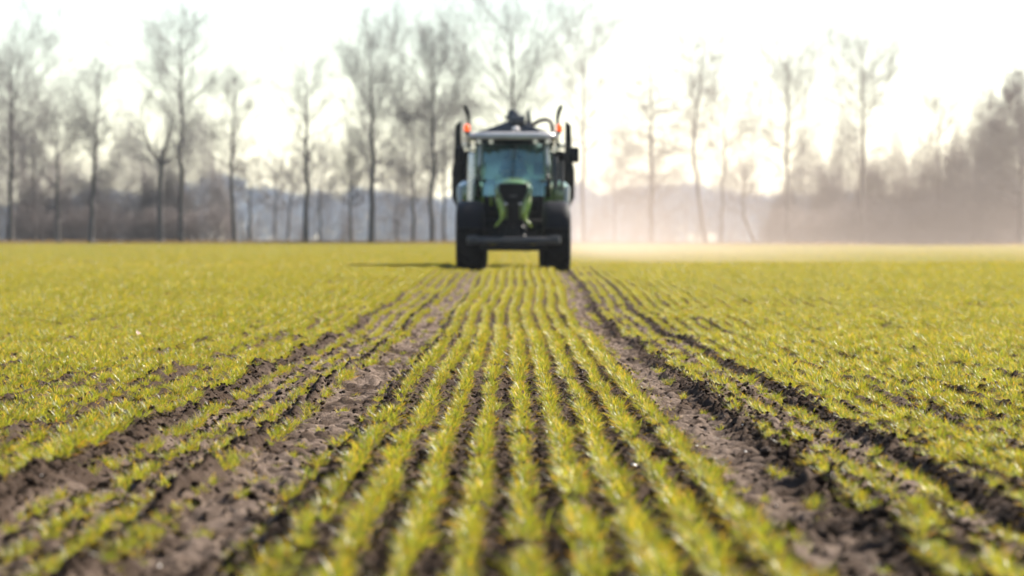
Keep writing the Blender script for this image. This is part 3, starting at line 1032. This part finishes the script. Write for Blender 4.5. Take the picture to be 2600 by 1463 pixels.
tb = nt.nodes.new('ShaderNodeBsdfTransparent'); tb.inputs[0].default_value = (.55, .74, .72, 1)
gb = nt.nodes.new('ShaderNodeBsdfGlossy'); gb.inputs['Roughness'].default_value = .03; gb.inputs['Color'].default_value = (.68, .97, .86, 1)
fr = nt.nodes.new('ShaderNodeFresnel'); fr.inputs[0].default_value = 1.65
nzt = nt.nodes.new('ShaderNodeTexNoise'); nzt.inputs['Scale'].default_value = 3
ml = nt.nodes.new('ShaderNodeMath'); ml.operation = 'MULTIPLY_ADD'; ml.inputs[1].default_value = .3
nt.links.new(nzt.outputs['Fac'], ml.inputs[0]); nt.links.new(fr.outputs[0], ml.inputs[2])
mx = nt.nodes.new('ShaderNodeMixShader')
nt.links.new(ml.outputs[0], mx.inputs[0]); nt.links.new(tb.outputs[0], mx.inputs[1]); nt.links.new(gb.outputs[0], mx.inputs[2])
nt.links.new(mx.outputs[0], nt.nodes['Material Output'].inputs[0])
M['glass'] = m

# ------------------------------------------------------------------ tractor (front faces the camera, -Y)
TY = 89.0
TZ = float(zbase(np.array([0.0]), np.array([TY]))[0]) - .055
T = thing('tractor', 'green farm tractor with dark grille driving straight towards the viewer over the wheat', 'tractor', (.03, TY, TZ))


def tyre_meshes(w, rad, rim_r, lugs):
    """returns MB tyre and MB rim centred at origin, axis X"""
    t = MB()
    h = w / 2
    prof = [(-h * .62, rim_r), (-h * .9, rim_r + .06), (-h, (rad + rim_r) / 2), (-h * .94, rad - .09), (-h * .8, rad - .045), (0, rad - .035), (h * .8, rad - .045),
            (h * .94, rad - .09), (h, (rad + rim_r) / 2), (h * .9, rim_r + .06), (h * .62, rim_r)]
    t.lathe(prof, (0, 0, 0), 'X', 48)
    for i in range(lugs):
        for sd_ in (-1, 1):
            a = 2 * math.pi * (i + (.5 if sd_ > 0 else 0)) / lugs
            b = bmesh.new(); bmesh.ops.create_cube(b, size=1)
            for v in b.verts:
                v.co = Vector((v.co.x * h * 1.04, v.co.y * .055, v.co.z * .07))
            bmesh.ops.bevel(b, geom=b.edges[:], offset=.008, segments=1, affect='EDGES')
            bmesh.ops.rotate(b, verts=b.verts, matrix=Matrix.Rotation(sd_ * R(38), 3, 'Z'))
            for v in b.verts:
                v.co.z -= .06 * (abs(v.co.x + sd_ * h * .46) / (h)) ** 2 * .5
            bmesh.ops.translate(b, verts=b.verts, vec=(sd_ * h * .50, 0, rad - .035))
            bmesh.ops.rotate(b, verts=b.verts, matrix=Matrix.Rotation(a, 3, 'X'))
            t._merge(b)
    r = MB()
    r.lathe([(-h * .62, rim_r), (-h * .6, rim_r - .04), (-h * .2, rim_r - .09), (-h * .1, .22), (-h * .35, .2), (-h * .35, .02), (h * .35, .02), (h * .35, .2), (h * .1, .22), (h * .2, rim_r - .09),
             (h * .6, rim_r - .04), (h * .62, rim_r)], (0, 0, 0), 'X', 32)
    for i in range(8):
        a = i * math.pi / 4
        for sx in (-1, 1):
            r.lathe([(sx * h * .33, .025), (sx * h * .42, .02)], (0, .15 * math.cos(a), .15 * math.sin(a)), 'X', 6, closed=False)
    return t, r


def wheel_set(parent, w, rad, rim_r, lugs, spots):
    t, r = tyre_meshes(w, rad, rim_r, lugs)
    ro = r.build('wheel', M['rimpaint'], parent)
    to = t.build('tyre', M['rubber'], ro)
    for i, s_ in enumerate(spots):
        if i:
            r2 = ro.copy(); t2 = to.copy()
            COL.objects.link(r2); COL.objects.link(t2)
            r2.parent = parent; t2.parent = r2
        else:
            r2 = ro
        r2.location = s_
        r2.rotation_euler = (i * .2, 0, 0)


wheel_set(T, .66, .79, .40, 17, [(-1.0, 0, .79), (1.0, 0, .79)])
wheel_set(T, .74, 1.04, .55, 20, [(-.98, 2.95, 1.04), (.98, 2.95, 1.04)])

# axle, belly, front hitch
mb = MB()
mb.box((0, .05, .78), (1.5, .28, .26), .06)
mb.box((0, .05, .72), (.62, .5, .42), .08)
mb.box((-.30, .0, .60), (.22, .4, .22), .06); mb.box((.28, .0, .58), (.3, .4, .2), .06)
mb.box((-.62, 0, .79), (.2, .3, .4), .05); mb.box((.62, 0, .79), (.2, .3, .4), .05)
mb.box((0, 1.5, .85), (.62, 2.8, .62), .06)
mb.box((0, 2.95, 1.0), (1.3, .5, .5), .1)
mb.box((-.45, 1.4, .95), (.5, 1.0, .55), .05); mb.box((.45, 1.4, .95), (.5, 1.0, .55), .05)
mb.build('chassis', M['dark'], T)
mb = MB()
mb.box((0, -.75, .86), (.6, .5, .42), .05)
mb.box((-.26, -1.05, .72), (.07, .75, .1), .02); mb.box((.26, -1.05, .72), (.07, .75, .1), .02)
mb.tube([(-.2, -.95, 1.05), (-.24, -1.25, .8)], .04); mb.tube([(.2, -.95, 1.05), (.24, -1.25, .8)], .04)
mb.tube([(0, -.95, 1.1), (0, -1.3, 1.02)], .035)
mb.box((0, -1.36, .56), (1.5, .18, .14), .04)
mb.build('front_hitch', M['dark'], T)
mb = MB()
mb.box((.01, -1.42, .72), (2.14, .3, .17), .04)
mb.box((-.93, -1.44, .74), (.24, .32, .19), .03); mb.box((.95, -1.44, .74), (.24, .32, .19), .03)
mb.build('bumper', M['grey'], T)

# hood
def hood_ring(y, w, zt, zs, zb, wb):
    pts = [(-wb / 2, y, zb), (-w / 2, y, zb + (zs - zb) * .5), (-w / 2, y, zs - .05), (-w / 2 + .05, y, zs + .04), (-w * .3, y, zt - .03), (-w * .12, y, zt), (w * .12, y, zt), (w * .3, y, zt - .03),
           (w / 2 - .05, y, zs + .04), (w / 2, y, zs - .05), (w / 2, y, zb + (zs - zb) * .5), (wb / 2, y, zb)]
    return pts
mb = MB()
mb.loft([hood_ring(-.98, .58, 1.97, 1.86, 1.25, .40), hood_ring(-.965, .66, 2.02, 1.90, 1.23, .42), hood_ring(-.92, .74, 2.075, 1.95, 1.2, .46), hood_ring(-.83, .79, 2.11, 1.98, 1.18, .52), hood_ring(-.7, .81, 2.13, 2.0, 1.15, .56), hood_ring(0, .86, 2.19, 2.05, 1.15, .62), hood_ring(1.25, .92, 2.24, 2.1, 1.15, .68)])
hood = mb.build('hood', M['green'], T, angle=70)
mb = MB()
mb.plate([(-.34, 2.035), (.34, 2.035), (.33, 1.90), (.20, 1.58), (.13, 1.48), (.14, 1.05), (-.14, 1.05), (-.13, 1.48), (-.20, 1.58), (-.33, 1.90)], -1.04, -.96, .015)
gr = mb.build('grille', M['black'], hood)
mb = MB()
for k in range(9):
    z_ = 1.98 - k * .055
    w_ = .30 if z_ > 1.88 else .30 - (1.88 - z_) * .42
    mb.box((0, -1.045, z_), (w_ * 2 - .03, .018, .016), .004)
mb.build('grille_slats', M['dark'], gr)
mb = MB(); mb.box((.0, -1.055, 1.745), (.17, .015, .055), .006)
mb.build('badge', M['grey'], gr)
for sx in (-1, 1):
    mb = MB()
    P_ = [(.40, 1.72), (.37, 1.60), (.31, 1.38), (.30, 1.22), (.40, 1.12), (.44, 1.02), (.36, 1.06), (.24, 1.2), (.19, 1.36), (.22, 1.52), (.28, 1.68)]
    mb.plate([(sx * x_, z_) for x_, z_ in P_], -1.08, -.94, .022)
    mb.build('hood_trim', M['lime'], hood)
    mb = MB(); mb.plate([(sx * a_, b_) for a_, b_ in [(.36, 2.0), (.44, 1.9), (.405, 1.725), (.285, 1.685), (.33, 1.84)]], -1.07, -.94, .022)
    mb.build('hood_corner', M['green'], hood)
    mb = MB(); mb.box((sx * .17, -1.05, 1.56), (.09, .03, .05), .01, rot=(0, sx * R(-25), 0))
    mb.build('headlight', M['lampglass'], hood)
mb = MB(); mb.box((0, -.7, 1.12), (.5, .5, .26), .05); mb.box((0, .3, 1.1), (.56, 1.5, .3), .04)
mb.build('radiator_shroud', M['dark'], T)

# cab
mb = MB()
mb.box((0, 2.2, 1.65), (1.42, 1.7, .95), .06)
mb.box((0, 1.36, 1.70), (1.2, .2, .62), .04)
mb.build('cab_base', M['black'], T)
for sx in (-1, 1):
    cab = MB()
    cab.tube([(sx * .80, 1.32, 2.12), (sx * .81, 1.30, 2.5), (sx * .77, 1.42, 3.06)], .05, 10)
    cab.build('front_pillar', M['sheen'], T)
mb = MB()
for sx in (-1, 1):
    mb.box((sx * .86, 3.0, 2.6), (.09, .12, 1.05), .02)
    mb.box((sx * .88, 2.15, 2.6), (.06, .08, 1.05), .02)
    mb.box((sx * .83, 1.30, 1.95), (.1, .14, .42), .02)
    mb.box((sx * .86, 2.15, 3.07), (.08, 1.7, .08), .02)
    mb.box((sx * .86, 2.15, 2.12), (.08, 1.72, .08), .02)
mb.box((0, 3.02, 2.14), (1.7, .08, .12), .02)
mb.box((0, 1.36, 3.06), (1.62, .12, .1), .02)
mb.build('cab_frame', M['black'], T)
# windscreen: curved tinted sheet, slightly raked back
def curved(xw0, xw1, z0, z1, y0, y1, bow, th=.012):
    rings = []
    for j in range(7):
        f = j / 6
        zz = z0 + (z1 - z0) * f; w_ = xw0 + (xw1 - xw0) * f; yy = y0 + (y1 - y0) * f ** 1.4
        rings.append([(w_ * s_, yy + bow * (s_ ** 2), zz) for s_ in np.linspace(-1, 1, 11)])
    vs = [p_ for r_ in rings for p_ in r_]
    fs = [(r_ * 11 + c_, r_ * 11 + c_ + 1, r_ * 11 + c_ + 12, r_ * 11 + c_ + 11) for r_ in range(6) for c_ in range(10)]
    return np.array(vs), np.array(fs)
v_, f_ = curved(.74, .70, 1.78, 3.02, 1.14, 1.38, .12)
obj_np('windscreen', v_, [f_], M['glass'], T, smooth=True)
v_, f_ = curved(.78, .78, 2.2, 3.02, 3.04, 3.03, -.01)
obj_np('rear_window', v_, [f_], M['glass'], T, smooth=True)
for sx in (-1, 1):
    mb = MB(); mb.box((sx * .875, 1.76, 2.55), (.012, .66, .98), 0); mb.build('side_window', M['glass'], T)
    mb = MB(); mb.box((sx * .875, 2.6, 2.6), (.012, .70, .9), 0); mb.build('side_window', M['glass'], T)
mb = MB(); mb.tube([(.05, 1.10, 2.95), (.0, 1.09, 2.5), (-.02, 1.08, 2.1)], [.012, .016, .02], 6)
mb.build('wiper', M['black'], T)
mb = MB()
mb.loft([[(math.copysign(abs(math.cos(a)) ** .45, math.cos(a)) * sx_, 2.1 + math.copysign(abs(math.sin(a)) ** .45, math.sin(a)) * sy_, z_) for a in np.linspace(0, 2 * math.pi, 36, endpoint=False)]
         for sx_, sy_, z_ in ((1.0, 1.04, 3.10), (1.07, 1.11, 3.13), (1.09, 1.13, 3.18), (1.07, 1.11, 3.24), (1.0, 1.04, 3.27), (.5, .5, 3.285))])
roof = mb.build('roof', M['roof'], T, angle=50)
mb = MB(); mb.box((0, 1.18, 3.055), (1.78, .24, .09), .03); mb.build('visor', M['black'], roof)
mb = MB(); mb.lathe([(0, .09), (.05, .09), (.09, .05), (.1, .01)], (.06, 1.3, 3.32), 'Z', 20, closed=False)
mb.build('antenna_dome', M['roof'], roof)
for x_ in (-.80, -.52, .52, .80):
    mb = MB(); mb.lathe([(-.06, .05), (-.03, .065), (0, .065), (.05, .03)], (x_, 1.03, 3.045), 'Y', 16, closed=False)
    mb.build('work_light', M['lampglass'], roof)
for sx in (-1, 1):
    mb = MB(); mb.tube([(sx * .98, 1.45, 3.16), (sx * 1.06, 1.40, 3.2), (sx * 1.09, 1.40, 3.28)], .025, 8)
    mb.lathe([(3.27, .06), (3.31, .075)], (sx * 1.09, 1.40, 0), 'Z', 16, closed=False)
    br = mb.build('beacon_bracket', M['black'], T)
    mb = MB(); mb.lathe([(3.305, .068), (3.37, .07), (3.43, .062), (3.465, .04), (3.475, .01)], (sx * 1.09, 1.40, 0), 'Z', 20, closed=False)
    mb.build('warning_beacon', M['beacon'], br)
    # mirrors on long arms
    mx_ = 1.42 if sx > 0 else -1.27
    mb = MB(); mb.tube([(sx * .82, 1.33, 2.98), (sx * 1.1, 1.22, 3.0), (mx_ - sx * .05, 1.15, 2.95)], .022, 8)
    mb.tube([(sx * .84, 1.33, 2.86), (sx * 1.1, 1.22, 2.90), (mx_ - sx * .05, 1.15, 2.88)], .016, 8)
    ma = mb.build('mirror_arm', M['black'], T)
    mb = MB(); mb.box((mx_, 1.12, 2.74), (.25, .1, .36), .035); mm = mb.build('mirror', M['black'], ma)
    mb = MB(); mb.box((mx_, 1.172, 2.74), (.21, .006, .31), 0); mb.build('mirror_glass', M['chrome'], mm)
    for dx_ in (0, .13):
        mb = MB(); mb.lathe([(-.07, .05), (-.03, .07), (0, .07), (.05, .03)], (sx * (1.0 + dx_), 1.16, 2.87 + dx_ * .6), 'Y', 16, closed=False)
        mb.build('side_work_light', M['lampglass'], ma)
# exhaust and air pipes at the cab corners
mb = MB(); mb.tube([(-.98, .98, 1.55), (-.98, .98, 2.1), (-.98, .98, 2.7), (-.98, .98, 2.78)], [.095, .09, .08, .07], 18)
mb.build('exhaust_pipe', M['chrome'], T)
mb = MB(); mb.tube([(.99, 1.05, 1.95), (.99, 1.05, 2.5), (.99, 1.05, 2.7)], [.07, .07, .05], 16)
mb.tube([(1.14, 1.08, 1.9), (1.14, 1.08, 2.6)], .045, 12)
mb.build('air_intake', M['grey'], T)
for sx in (-1, 1):
    mb = MB()
    mb.tube([(sx * .80, 1.15, 2.18), (sx * .98, 1.10, 2.14), (sx * 1.1, 1.1, 2.16)], .02, 8)
    mb.lathe([(-.05, .04), (0, .055), (.04, .03)], (sx * .80, 1.08, 2.22), 'Y', 12, closed=False)
    mb.lathe([(-.05, .04), (0, .05), (.04, .03)], (sx * .95, 1.06, 2.19), 'Y', 12, closed=False)
    mb.build('grab_rail', M['grey'], T)

# fenders
def arch(rad, x0, x1, a0, a1, c, th=.03, round_=0.0, n=16):
    rings = []
    for i in range(n + 1):
        a = a0 + (a1 - a0) * i / n
        cy_, sz_ = math.cos(a), math.sin(a)
        ring = []
        m_ = 8
        for j in range(m_ + 1):
            f = j / m_
            x_ = x0 + (x1 - x0) * f
            drop = round_ * (max(0, abs(f - .5) * 2 - .45) / .55) ** 2
            ring.append((x_, c[1] + cy_ * (rad - drop), c[2] + sz_ * (rad - drop)))
        for j in range(m_, -1, -1):
            f = j / m_
            x_ = x0 + (x1 - x0) * f
            drop = round_ * (max(0, abs(f - .5) * 2 - .45) / .55) ** 2
            ring.append((x_, c[1] + cy_ * (rad - drop - th), c[2] + sz_ * (rad - drop - th)))
        rings.append(ring)
    return rings
for sx in (-1, 1):
    mb = MB(); mb.loft(arch(.86, sx * .68, sx * 1.30, R(25), R(165), (0, 0, .79), round_=.05)); mb.build('front_fender', M['black'], T, angle=60)
    mb = MB(); mb.loft(arch(1.15, sx * .62, sx * 1.33, R(20), R(196), (0, 2.95, 1.02), round_=.13, th=.035))
    rf = mb.build('rear_fender', M['green'], T, angle=60)
    mb = MB(); mb.plate([(sx * .90, 1.60), (sx * 1.20, 1.60), (sx * 1.20, 1.98), (sx * 1.12, 2.04), (sx * .96, 2.04), (sx * .90, 1.98)], 1.68, 1.95, .03)
    mb.build('fender_panel', M['green'], rf)
    mb = MB(); mb.box((sx * 1.26, 1.86, 1.80), (.14, .3, .42), .05, rot=(R(-12), 0, 0)); mb.build('fender_highlight', M['sheen'], rf)  # pale block added as the highlight on the fender shoulder
    mb = MB(); mb.box((sx * 1.02, 1.60, 1.56), (.66, .3, .05), .015); mb.build('step_plate', M['grey'], T)
mb = MB(); mb.box((-.52, 1.38, 1.8), (.06, .3, .5), .02); mb.box((-.72, 1.42, 1.8), (.05, .3, .46), .02)
mb.build('ladder_rail', M['lime'], T)
mb = MB(); mb.box((0, 2.45, 2.0), (.55, .52, .14), .05); mb.box((0, 2.74, 2.42), (.5, .14, .76), .05, rot=(R(-8), 0, 0)); mb.box((0, 2.80, 2.84), (.28, .1, .16), .04)
mb.build('driver_seat', M['black'], T)
mb = MB(); mb.tube([(0, 1.5, 1.95), (0, 1.72, 2.30)], .04, 10)
mb.tube([(.2 * math.cos(a), 1.74 + .2 * math.sin(a) * .55, 2.32 - .2 * math.sin(a) * .8 * -1 * -1) for a in np.linspace(0, 2 * math.pi, 25)], .016, 8, cap=False)
mb.build('steering_wheel', M['black'], T)
mb = MB(); mb.box((0, 1.42, 2.1), (.5, .26, .32), .06); mb.build('dashboard', M['black'], T)
mb = MB(); mb.box((.58, 1.75, 2.45), (.22, .06, .3), .02, rot=(0, 0, R(-25)))
mb.build('monitor', M['black'], T)

# ------------------------------------------------------------------ driver
D_ = thing('person', 'driver in a dark shirt sitting behind the tractor windscreen holding the steering wheel', 'person', (.03, TY + 2.42, TZ + 2.06))


def skinned(name, joints, edges, mat, parent, sub=2):
    me = bpy.data.meshes.new(name)
    me.from_pydata([j[0] for j in joints], edges, [])
    o = bpy.data.objects.new(name, me)
    COL.objects.link(o); o.parent = parent
    sk = o.modifiers.new('skin', 'SKIN')
    for i, j in enumerate(joints):
        r_ = j[1]
        me.skin_vertices[0].data[i].radius = r_ if isinstance(r_, tuple) else (r_, r_)
    me.skin_vertices[0].data[0].use_root = True
    ssm = o.modifiers.new('sub', 'SUBSURF'); ssm.levels = sub; ssm.render_levels = sub
    me.materials.append(mat)
    return o


J = []; E_ = []
def jn(p_, r_, par=None):
    J.append((p_, r_)); k = len(J) - 1
    if par is not None: E_.append((par, k))
    return k
pel = jn((0, 0, .08), (.17, .12))
wst = jn((0, .05, .26), (.15, .11), pel)
chs = jn((0, .07, .46), (.18, .12), wst)
nkb = jn((0, .06, .58), (.10, .08), chs)
nk = jn((0, .04, .66), (.055, .055), nkb)
hd0 = jn((0, .02, .74), (.07, .08), nk)
hd = jn((0, .01, .83), (.078, .095), hd0)
hdt = jn((0, .03, .91), (.055, .07), hd)
for sx in (-1, 1):
    shl = jn((sx * .19, .06, .54), (.065, .065), chs)
    elb = jn((sx * .27, -.12, .30), .045, shl)
    wr = jn((sx * .19, -.55, .30), .030, elb)
    pm = jn((sx * .175, -.64, .31), (.035, .02), wr)
    for f in range(4):
        a_ = jn((sx * (.145 + f * .02), -.69, .33 - abs(f - 1.5) * .004), .009, pm)
        b_ = jn((sx * (.145 + f * .02), -.71, .30), .008, a_)
        jn((sx * (.147 + f * .02), -.69, .28), .007, b_)
    th_ = jn((sx * .13, -.64, .31), .011, pm); jn((sx * .115, -.675, .30), .009, th_)
    hip = jn((sx * .10, -.05, .05), .10, pel)
    kn = jn((sx * .17, -.46, .07), .07, hip)
    an = jn((sx * .17, -.56, -.33), .045, kn)
    jn((sx * .18, -.70, -.38), (.04, .03), an)
body = skinned('body', J, E_, M['skin'], D_)
mb = MB()
def ell(c, r_, ny=10, nx_=16):
    return [[(c[0] + r_[0] * math.cos(a) * s_, c[1] + r_[1] * math.sin(a) * s_, c[2] + r_[2] * zz) for a in np.linspace(0, 2 * math.pi, nx_, endpoint=False)]
            for zz, s_ in [(math.sin(t), max(.05, math.cos(t))) for t in np.linspace(-.2, 1.5, ny)]]
mb.loft(ell((0, .045, .85), (.088, .105, .105))); mb.build('hair', M['hair'], D_)
mb = MB()
mb.lathe([(.02, .19), (.18, .185), (.32, .175), (.46, .20), (.56, .17), (.61, .09)], (0, .055, 0), 'Z', 28, closed=False)
for v in mb.bm.verts: v.co.y = .055 + (v.co.y - .055) * .72
for sx in (-1, 1):
    mb.tube([(sx * .15, .06, .53), (sx * .23, -.02, .43), (sx * .275, -.12, .30), (sx * .24, -.3, .295)], [.085, .072, .062, .05], 14)
mb.build('shirt', M['cloth'], D_)
mb = MB()
mb.lathe([(-.012, .008), (0, .014), (.014, .004)], (0, -.092, .815), 'Y', 10, closed=False)
mb.build('nose', M['skin'], D_)
for sx in (-1, 1):
    mb = MB(); mb.lathe([(-.006, .003), (-.003, .010), (.004, .011)], (sx * .032, -.078, .84), 'Y', 10, closed=False); mb.build('eye', M['black'], D_)
    mb = MB(); mb.loft(ell((sx * .08, .02, .82), (.012, .022, .032), 8, 10)); mb.build('ear', M['skin'], D_)
mb = MB(); mb.box((0, -.08, .775), (.05, .012, .010), .004); mb.build('mouth', M['deadleaf'], D_)
mb = MB()
for sx in (-1, 1):
    mb.tube([(sx * .08, .02, .06), (sx * .11, -.1, .065), (sx * .17, -.46, .075), (sx * .175, -.52, -.1), (sx * .175, -.56, -.30)], [.13, .115, .085, .075, .065], 14)
mb.build('trousers', M['cloth'], D_)

# ------------------------------------------------------------------ slurry tanker behind
NY = 94.6
NZ = float(zbase(np.array([0.0]), np.array([NY + 4]))[0]) - .05
N_ = thing('slurry_tanker', 'dark slurry tanker with folded side arms towed behind the green tractor', 'trailer', (.03, NY, NZ))
mb = MB(); mb.lathe([(0, .2), (.04, .6), (.14, .95), (.35, 1.18), (.6, 1.25), (6.6, 1.25), (6.85, 1.15), (7.05, .7), (7.1, .2)], (0, 0, 2.12), 'Y', 48, closed=False)
for y_ in (1.2, 3.2, 5.2):
    mb.lathe([(y_ - .05, 1.24), (y_ - .05, 1.29), (y_ + .05, 1.29), (y_ + .05, 1.24)], (0, 0, 2.12), 'Y', 48)
tank = mb.build('tank', M['tankpaint'], N_)
mb = MB(); mb.plate([(-.92, 3.30), (-.88, 3.46), (-.72, 3.49), (-.15, 3.70), (.25, 3.68), (.52, 3.56), (.86, 3.44), (.9, 3.3)], 1.0, 6.0, .03)
mb.build('tank_dome', M['arm'], tank)
mb = MB(); mb.box((0, .5, .95), (.9, 1.6, .25), .04); mb.box((0, 3.6, .85), (1.0, 6.6, .25), .04); mb.box((0, -.9, .75), (.22, 1.6, .2), .03)
mb.tube([(-1.1, 3.0, .8), (1.1, 3.0, .8)], .1); mb.tube([(-1.1, 4.7, .8), (1.1, 4.7, .8)], .1)
mb.build('chassis', M['tankpaint'], N_)
wheel_set(N_, .70, .80, .38, 18, [(-1.06, 3.0, .80), (1.06, 3.0, .80), (-1.06, 4.7, .80), (1.06, 4.7, .80)])
mb = MB()
mb.plate([(-.12, 3.55), (-.14, 3.96), (-.04, 4.01), (.06, 3.99), (.24, 3.72), (.28, 3.55)], 1.2, 1.5, .02)
mb.plate([(.28, 3.55), (.33, 3.76), (.36, 4.0), (.41, 4.0), (.44, 3.76), (.48, 3.6), (.54, 3.5)], 1.2, 1.45, .015)
mb.box((.12, 2.2, 3.72), (.36, 2.6, .24), .04); mb.tube([(-.10, 1.35, 3.84), (-.2, 1.35, 3.80)], .045)
mb.build('loading_arm', M['arm'], N_)
mb = MB()
pts = [(.40, 1.3, 3.54), (.52, 1.2, 3.64), (.66, 1.15, 3.72), (.82, 1.1, 3.75), (.94, 1.1, 3.70), (.98, 1.1, 3.57), (.99, 1.15, 3.35), (.95, 1.2, 3.05)]
mb.tube(pts, .055, 12); mb.build('hose', M['hose'], N_)
for sx in (-1, 1):
    mb = MB()
    prof = [(-.03 * 0 + 1.28, 1.55), (1.44, 1.62), (1.52, 1.8), (1.53, 2.45), (1.46, 2.75), (1.44, 3.60), (1.29, 3.72), (1.28, 2.8), (1.18, 2.7), (1.18, 1.75)]
    mb.plate([(sx * a, b) for a, b in prof], .6, 1.1, .03)
    mb.box((sx * 1.22, 2.6, 2.32), (.5, 3.2, 1.25), .06)
    mb.box((sx * 1.12, .75, 2.3), (.3, .3, .7), .04)
    fa = mb.build('folded_arm', M['tankpaint'], N_)
    mb = MB()
    mb.tube([(sx * 1.10, .85, 2.9), (sx * 1.10, .85, 3.4), (sx * 1.10, .85, 3.76), (sx * 1.13, .85, 3.92), (sx * 1.20, .85, 4.09)], [.04, .04, (.045, .045), (.06, .06), (.04, .05)], 12)
    mb.box((sx * 1.14, .85, 2.9), (.2, .12, .12), .02)
    mb.build('drop_hose', M['black'], N_)

# ------------------------------------------------------------------ air: haze and dust
def vol_mat(name, color, density, aniso):
    m, nt, p = node_mat(name)
    nt.nodes.remove(p)
    v = nt.nodes.new('ShaderNodeVolumePrincipled')
    v.inputs['Color'].default_value = color + (1,)
    v.inputs['Density'].default_value = density
    v.inputs['Anisotropy'].default_value = aniso
    nt.links.new(v.outputs[0], nt.nodes['Material Output'].inputs['Volume'])
    return m, nt, v


def closed_box(name, lo, hi, mat):
    vs = np.array([(x_, y_, z_) for z_ in (lo[2], hi[2]) for y_ in (lo[1], hi[1]) for x_ in (lo[0], hi[0])], float)
    fs = np.array([(0, 2, 3, 1), (4, 5, 7, 6), (0, 1, 5, 4), (2, 6, 7, 3), (0, 4, 6, 2), (1, 3, 7, 5)])
    return obj_np(name, vs, [fs], mat)


m, nt, v = vol_mat('haze air', (.90, .95, 1.0), 0.00007, 0.3)
hz = closed_box('haze', (-2620, -2520, -1.6), (2620, 3520, 55), m)
tag(hz, 'thin pale haze over the field and the trees', 'haze', kind='stuff')

m, nt, v = vol_mat('drifting dust', (.80, .655, .56), 0.0, 0.3)
L = nt.links.new
tc = nt.nodes.new('ShaderNodeTexCoord')
sep = nt.nodes.new('ShaderNodeSeparateXYZ')
L(tc.outputs['Object'], sep.inputs[0])
def mth(op, a, b=None, c=None):
    n = nt.nodes.new('ShaderNodeMath'); n.operation = op
    for i, s_ in enumerate((a, b, c)):
        if s_ is None: continue
        if isinstance(s_, (int, float)): n.inputs[i].default_value = s_
        else: L(s_, n.inputs[i])
    return n.outputs[0]
def rmp(val, a, b, c, d, sm=True):
    n = nt.nodes.new('ShaderNodeMapRange'); n.interpolation_type = 'SMOOTHSTEP' if sm else 'LINEAR'
    L(val, n.inputs[0])
    for i, s_ in enumerate((a, b, c, d)): n.inputs[i + 1].default_value = s_
    return n.outputs[0]
nz = nt.nodes.new('ShaderNodeTexNoise'); nz.inputs['Scale'].default_value = .22; nz.inputs['Detail'].default_value = 3
L(tc.outputs['Object'], nz.inputs['Vector'])
zz = sep.outputs['Z']; xx = sep.outputs['X']; yy = sep.outputs['Y']
hf = mth('POWER', 2.718, mth('MULTIPLY', zz, -1 / 3.2))
hf2 = mth('POWER', 2.718, mth('MULTIPLY', zz, -1 / 7.0))
xf = mth('MULTIPLY', rmp(xx, .6, 3.0, 0, 1), rmp(xx, 2.5, 15, 1, .12))
xw = mth('MULTIPLY', rmp(xx, .6, 5.0, 0, 1), rmp(xx, 20, 50, 1, .6))
xe = rmp(xx, 36, 60, 1, 0)
yf = mth('MULTIPLY', rmp(yy, 95, 112, 0, 1), rmp(yy, 190, 300, 1, 0))
dn = mth('ADD', mth('MULTIPLY', mth('MULTIPLY', hf, xf), 4.2), mth('MULTIPLY', mth('MULTIPLY', hf2, xw), .92))
dn = mth('MULTIPLY', dn, mth('MULTIPLY', xe, yf))
dn = mth('MULTIPLY', dn, mth('MULTIPLY_ADD', nz.outputs['Fac'], 1.8, .1))
dn = mth('MULTIPLY', dn, 0.00145)
L(dn, v.inputs['Density'])
db = closed_box('dust_cloud', (0.5, 94, .1), (60, 302, 20), m)
tag(db, 'pinkish dust cloud drifting to the right behind the tractor', 'dust', kind='stuff')
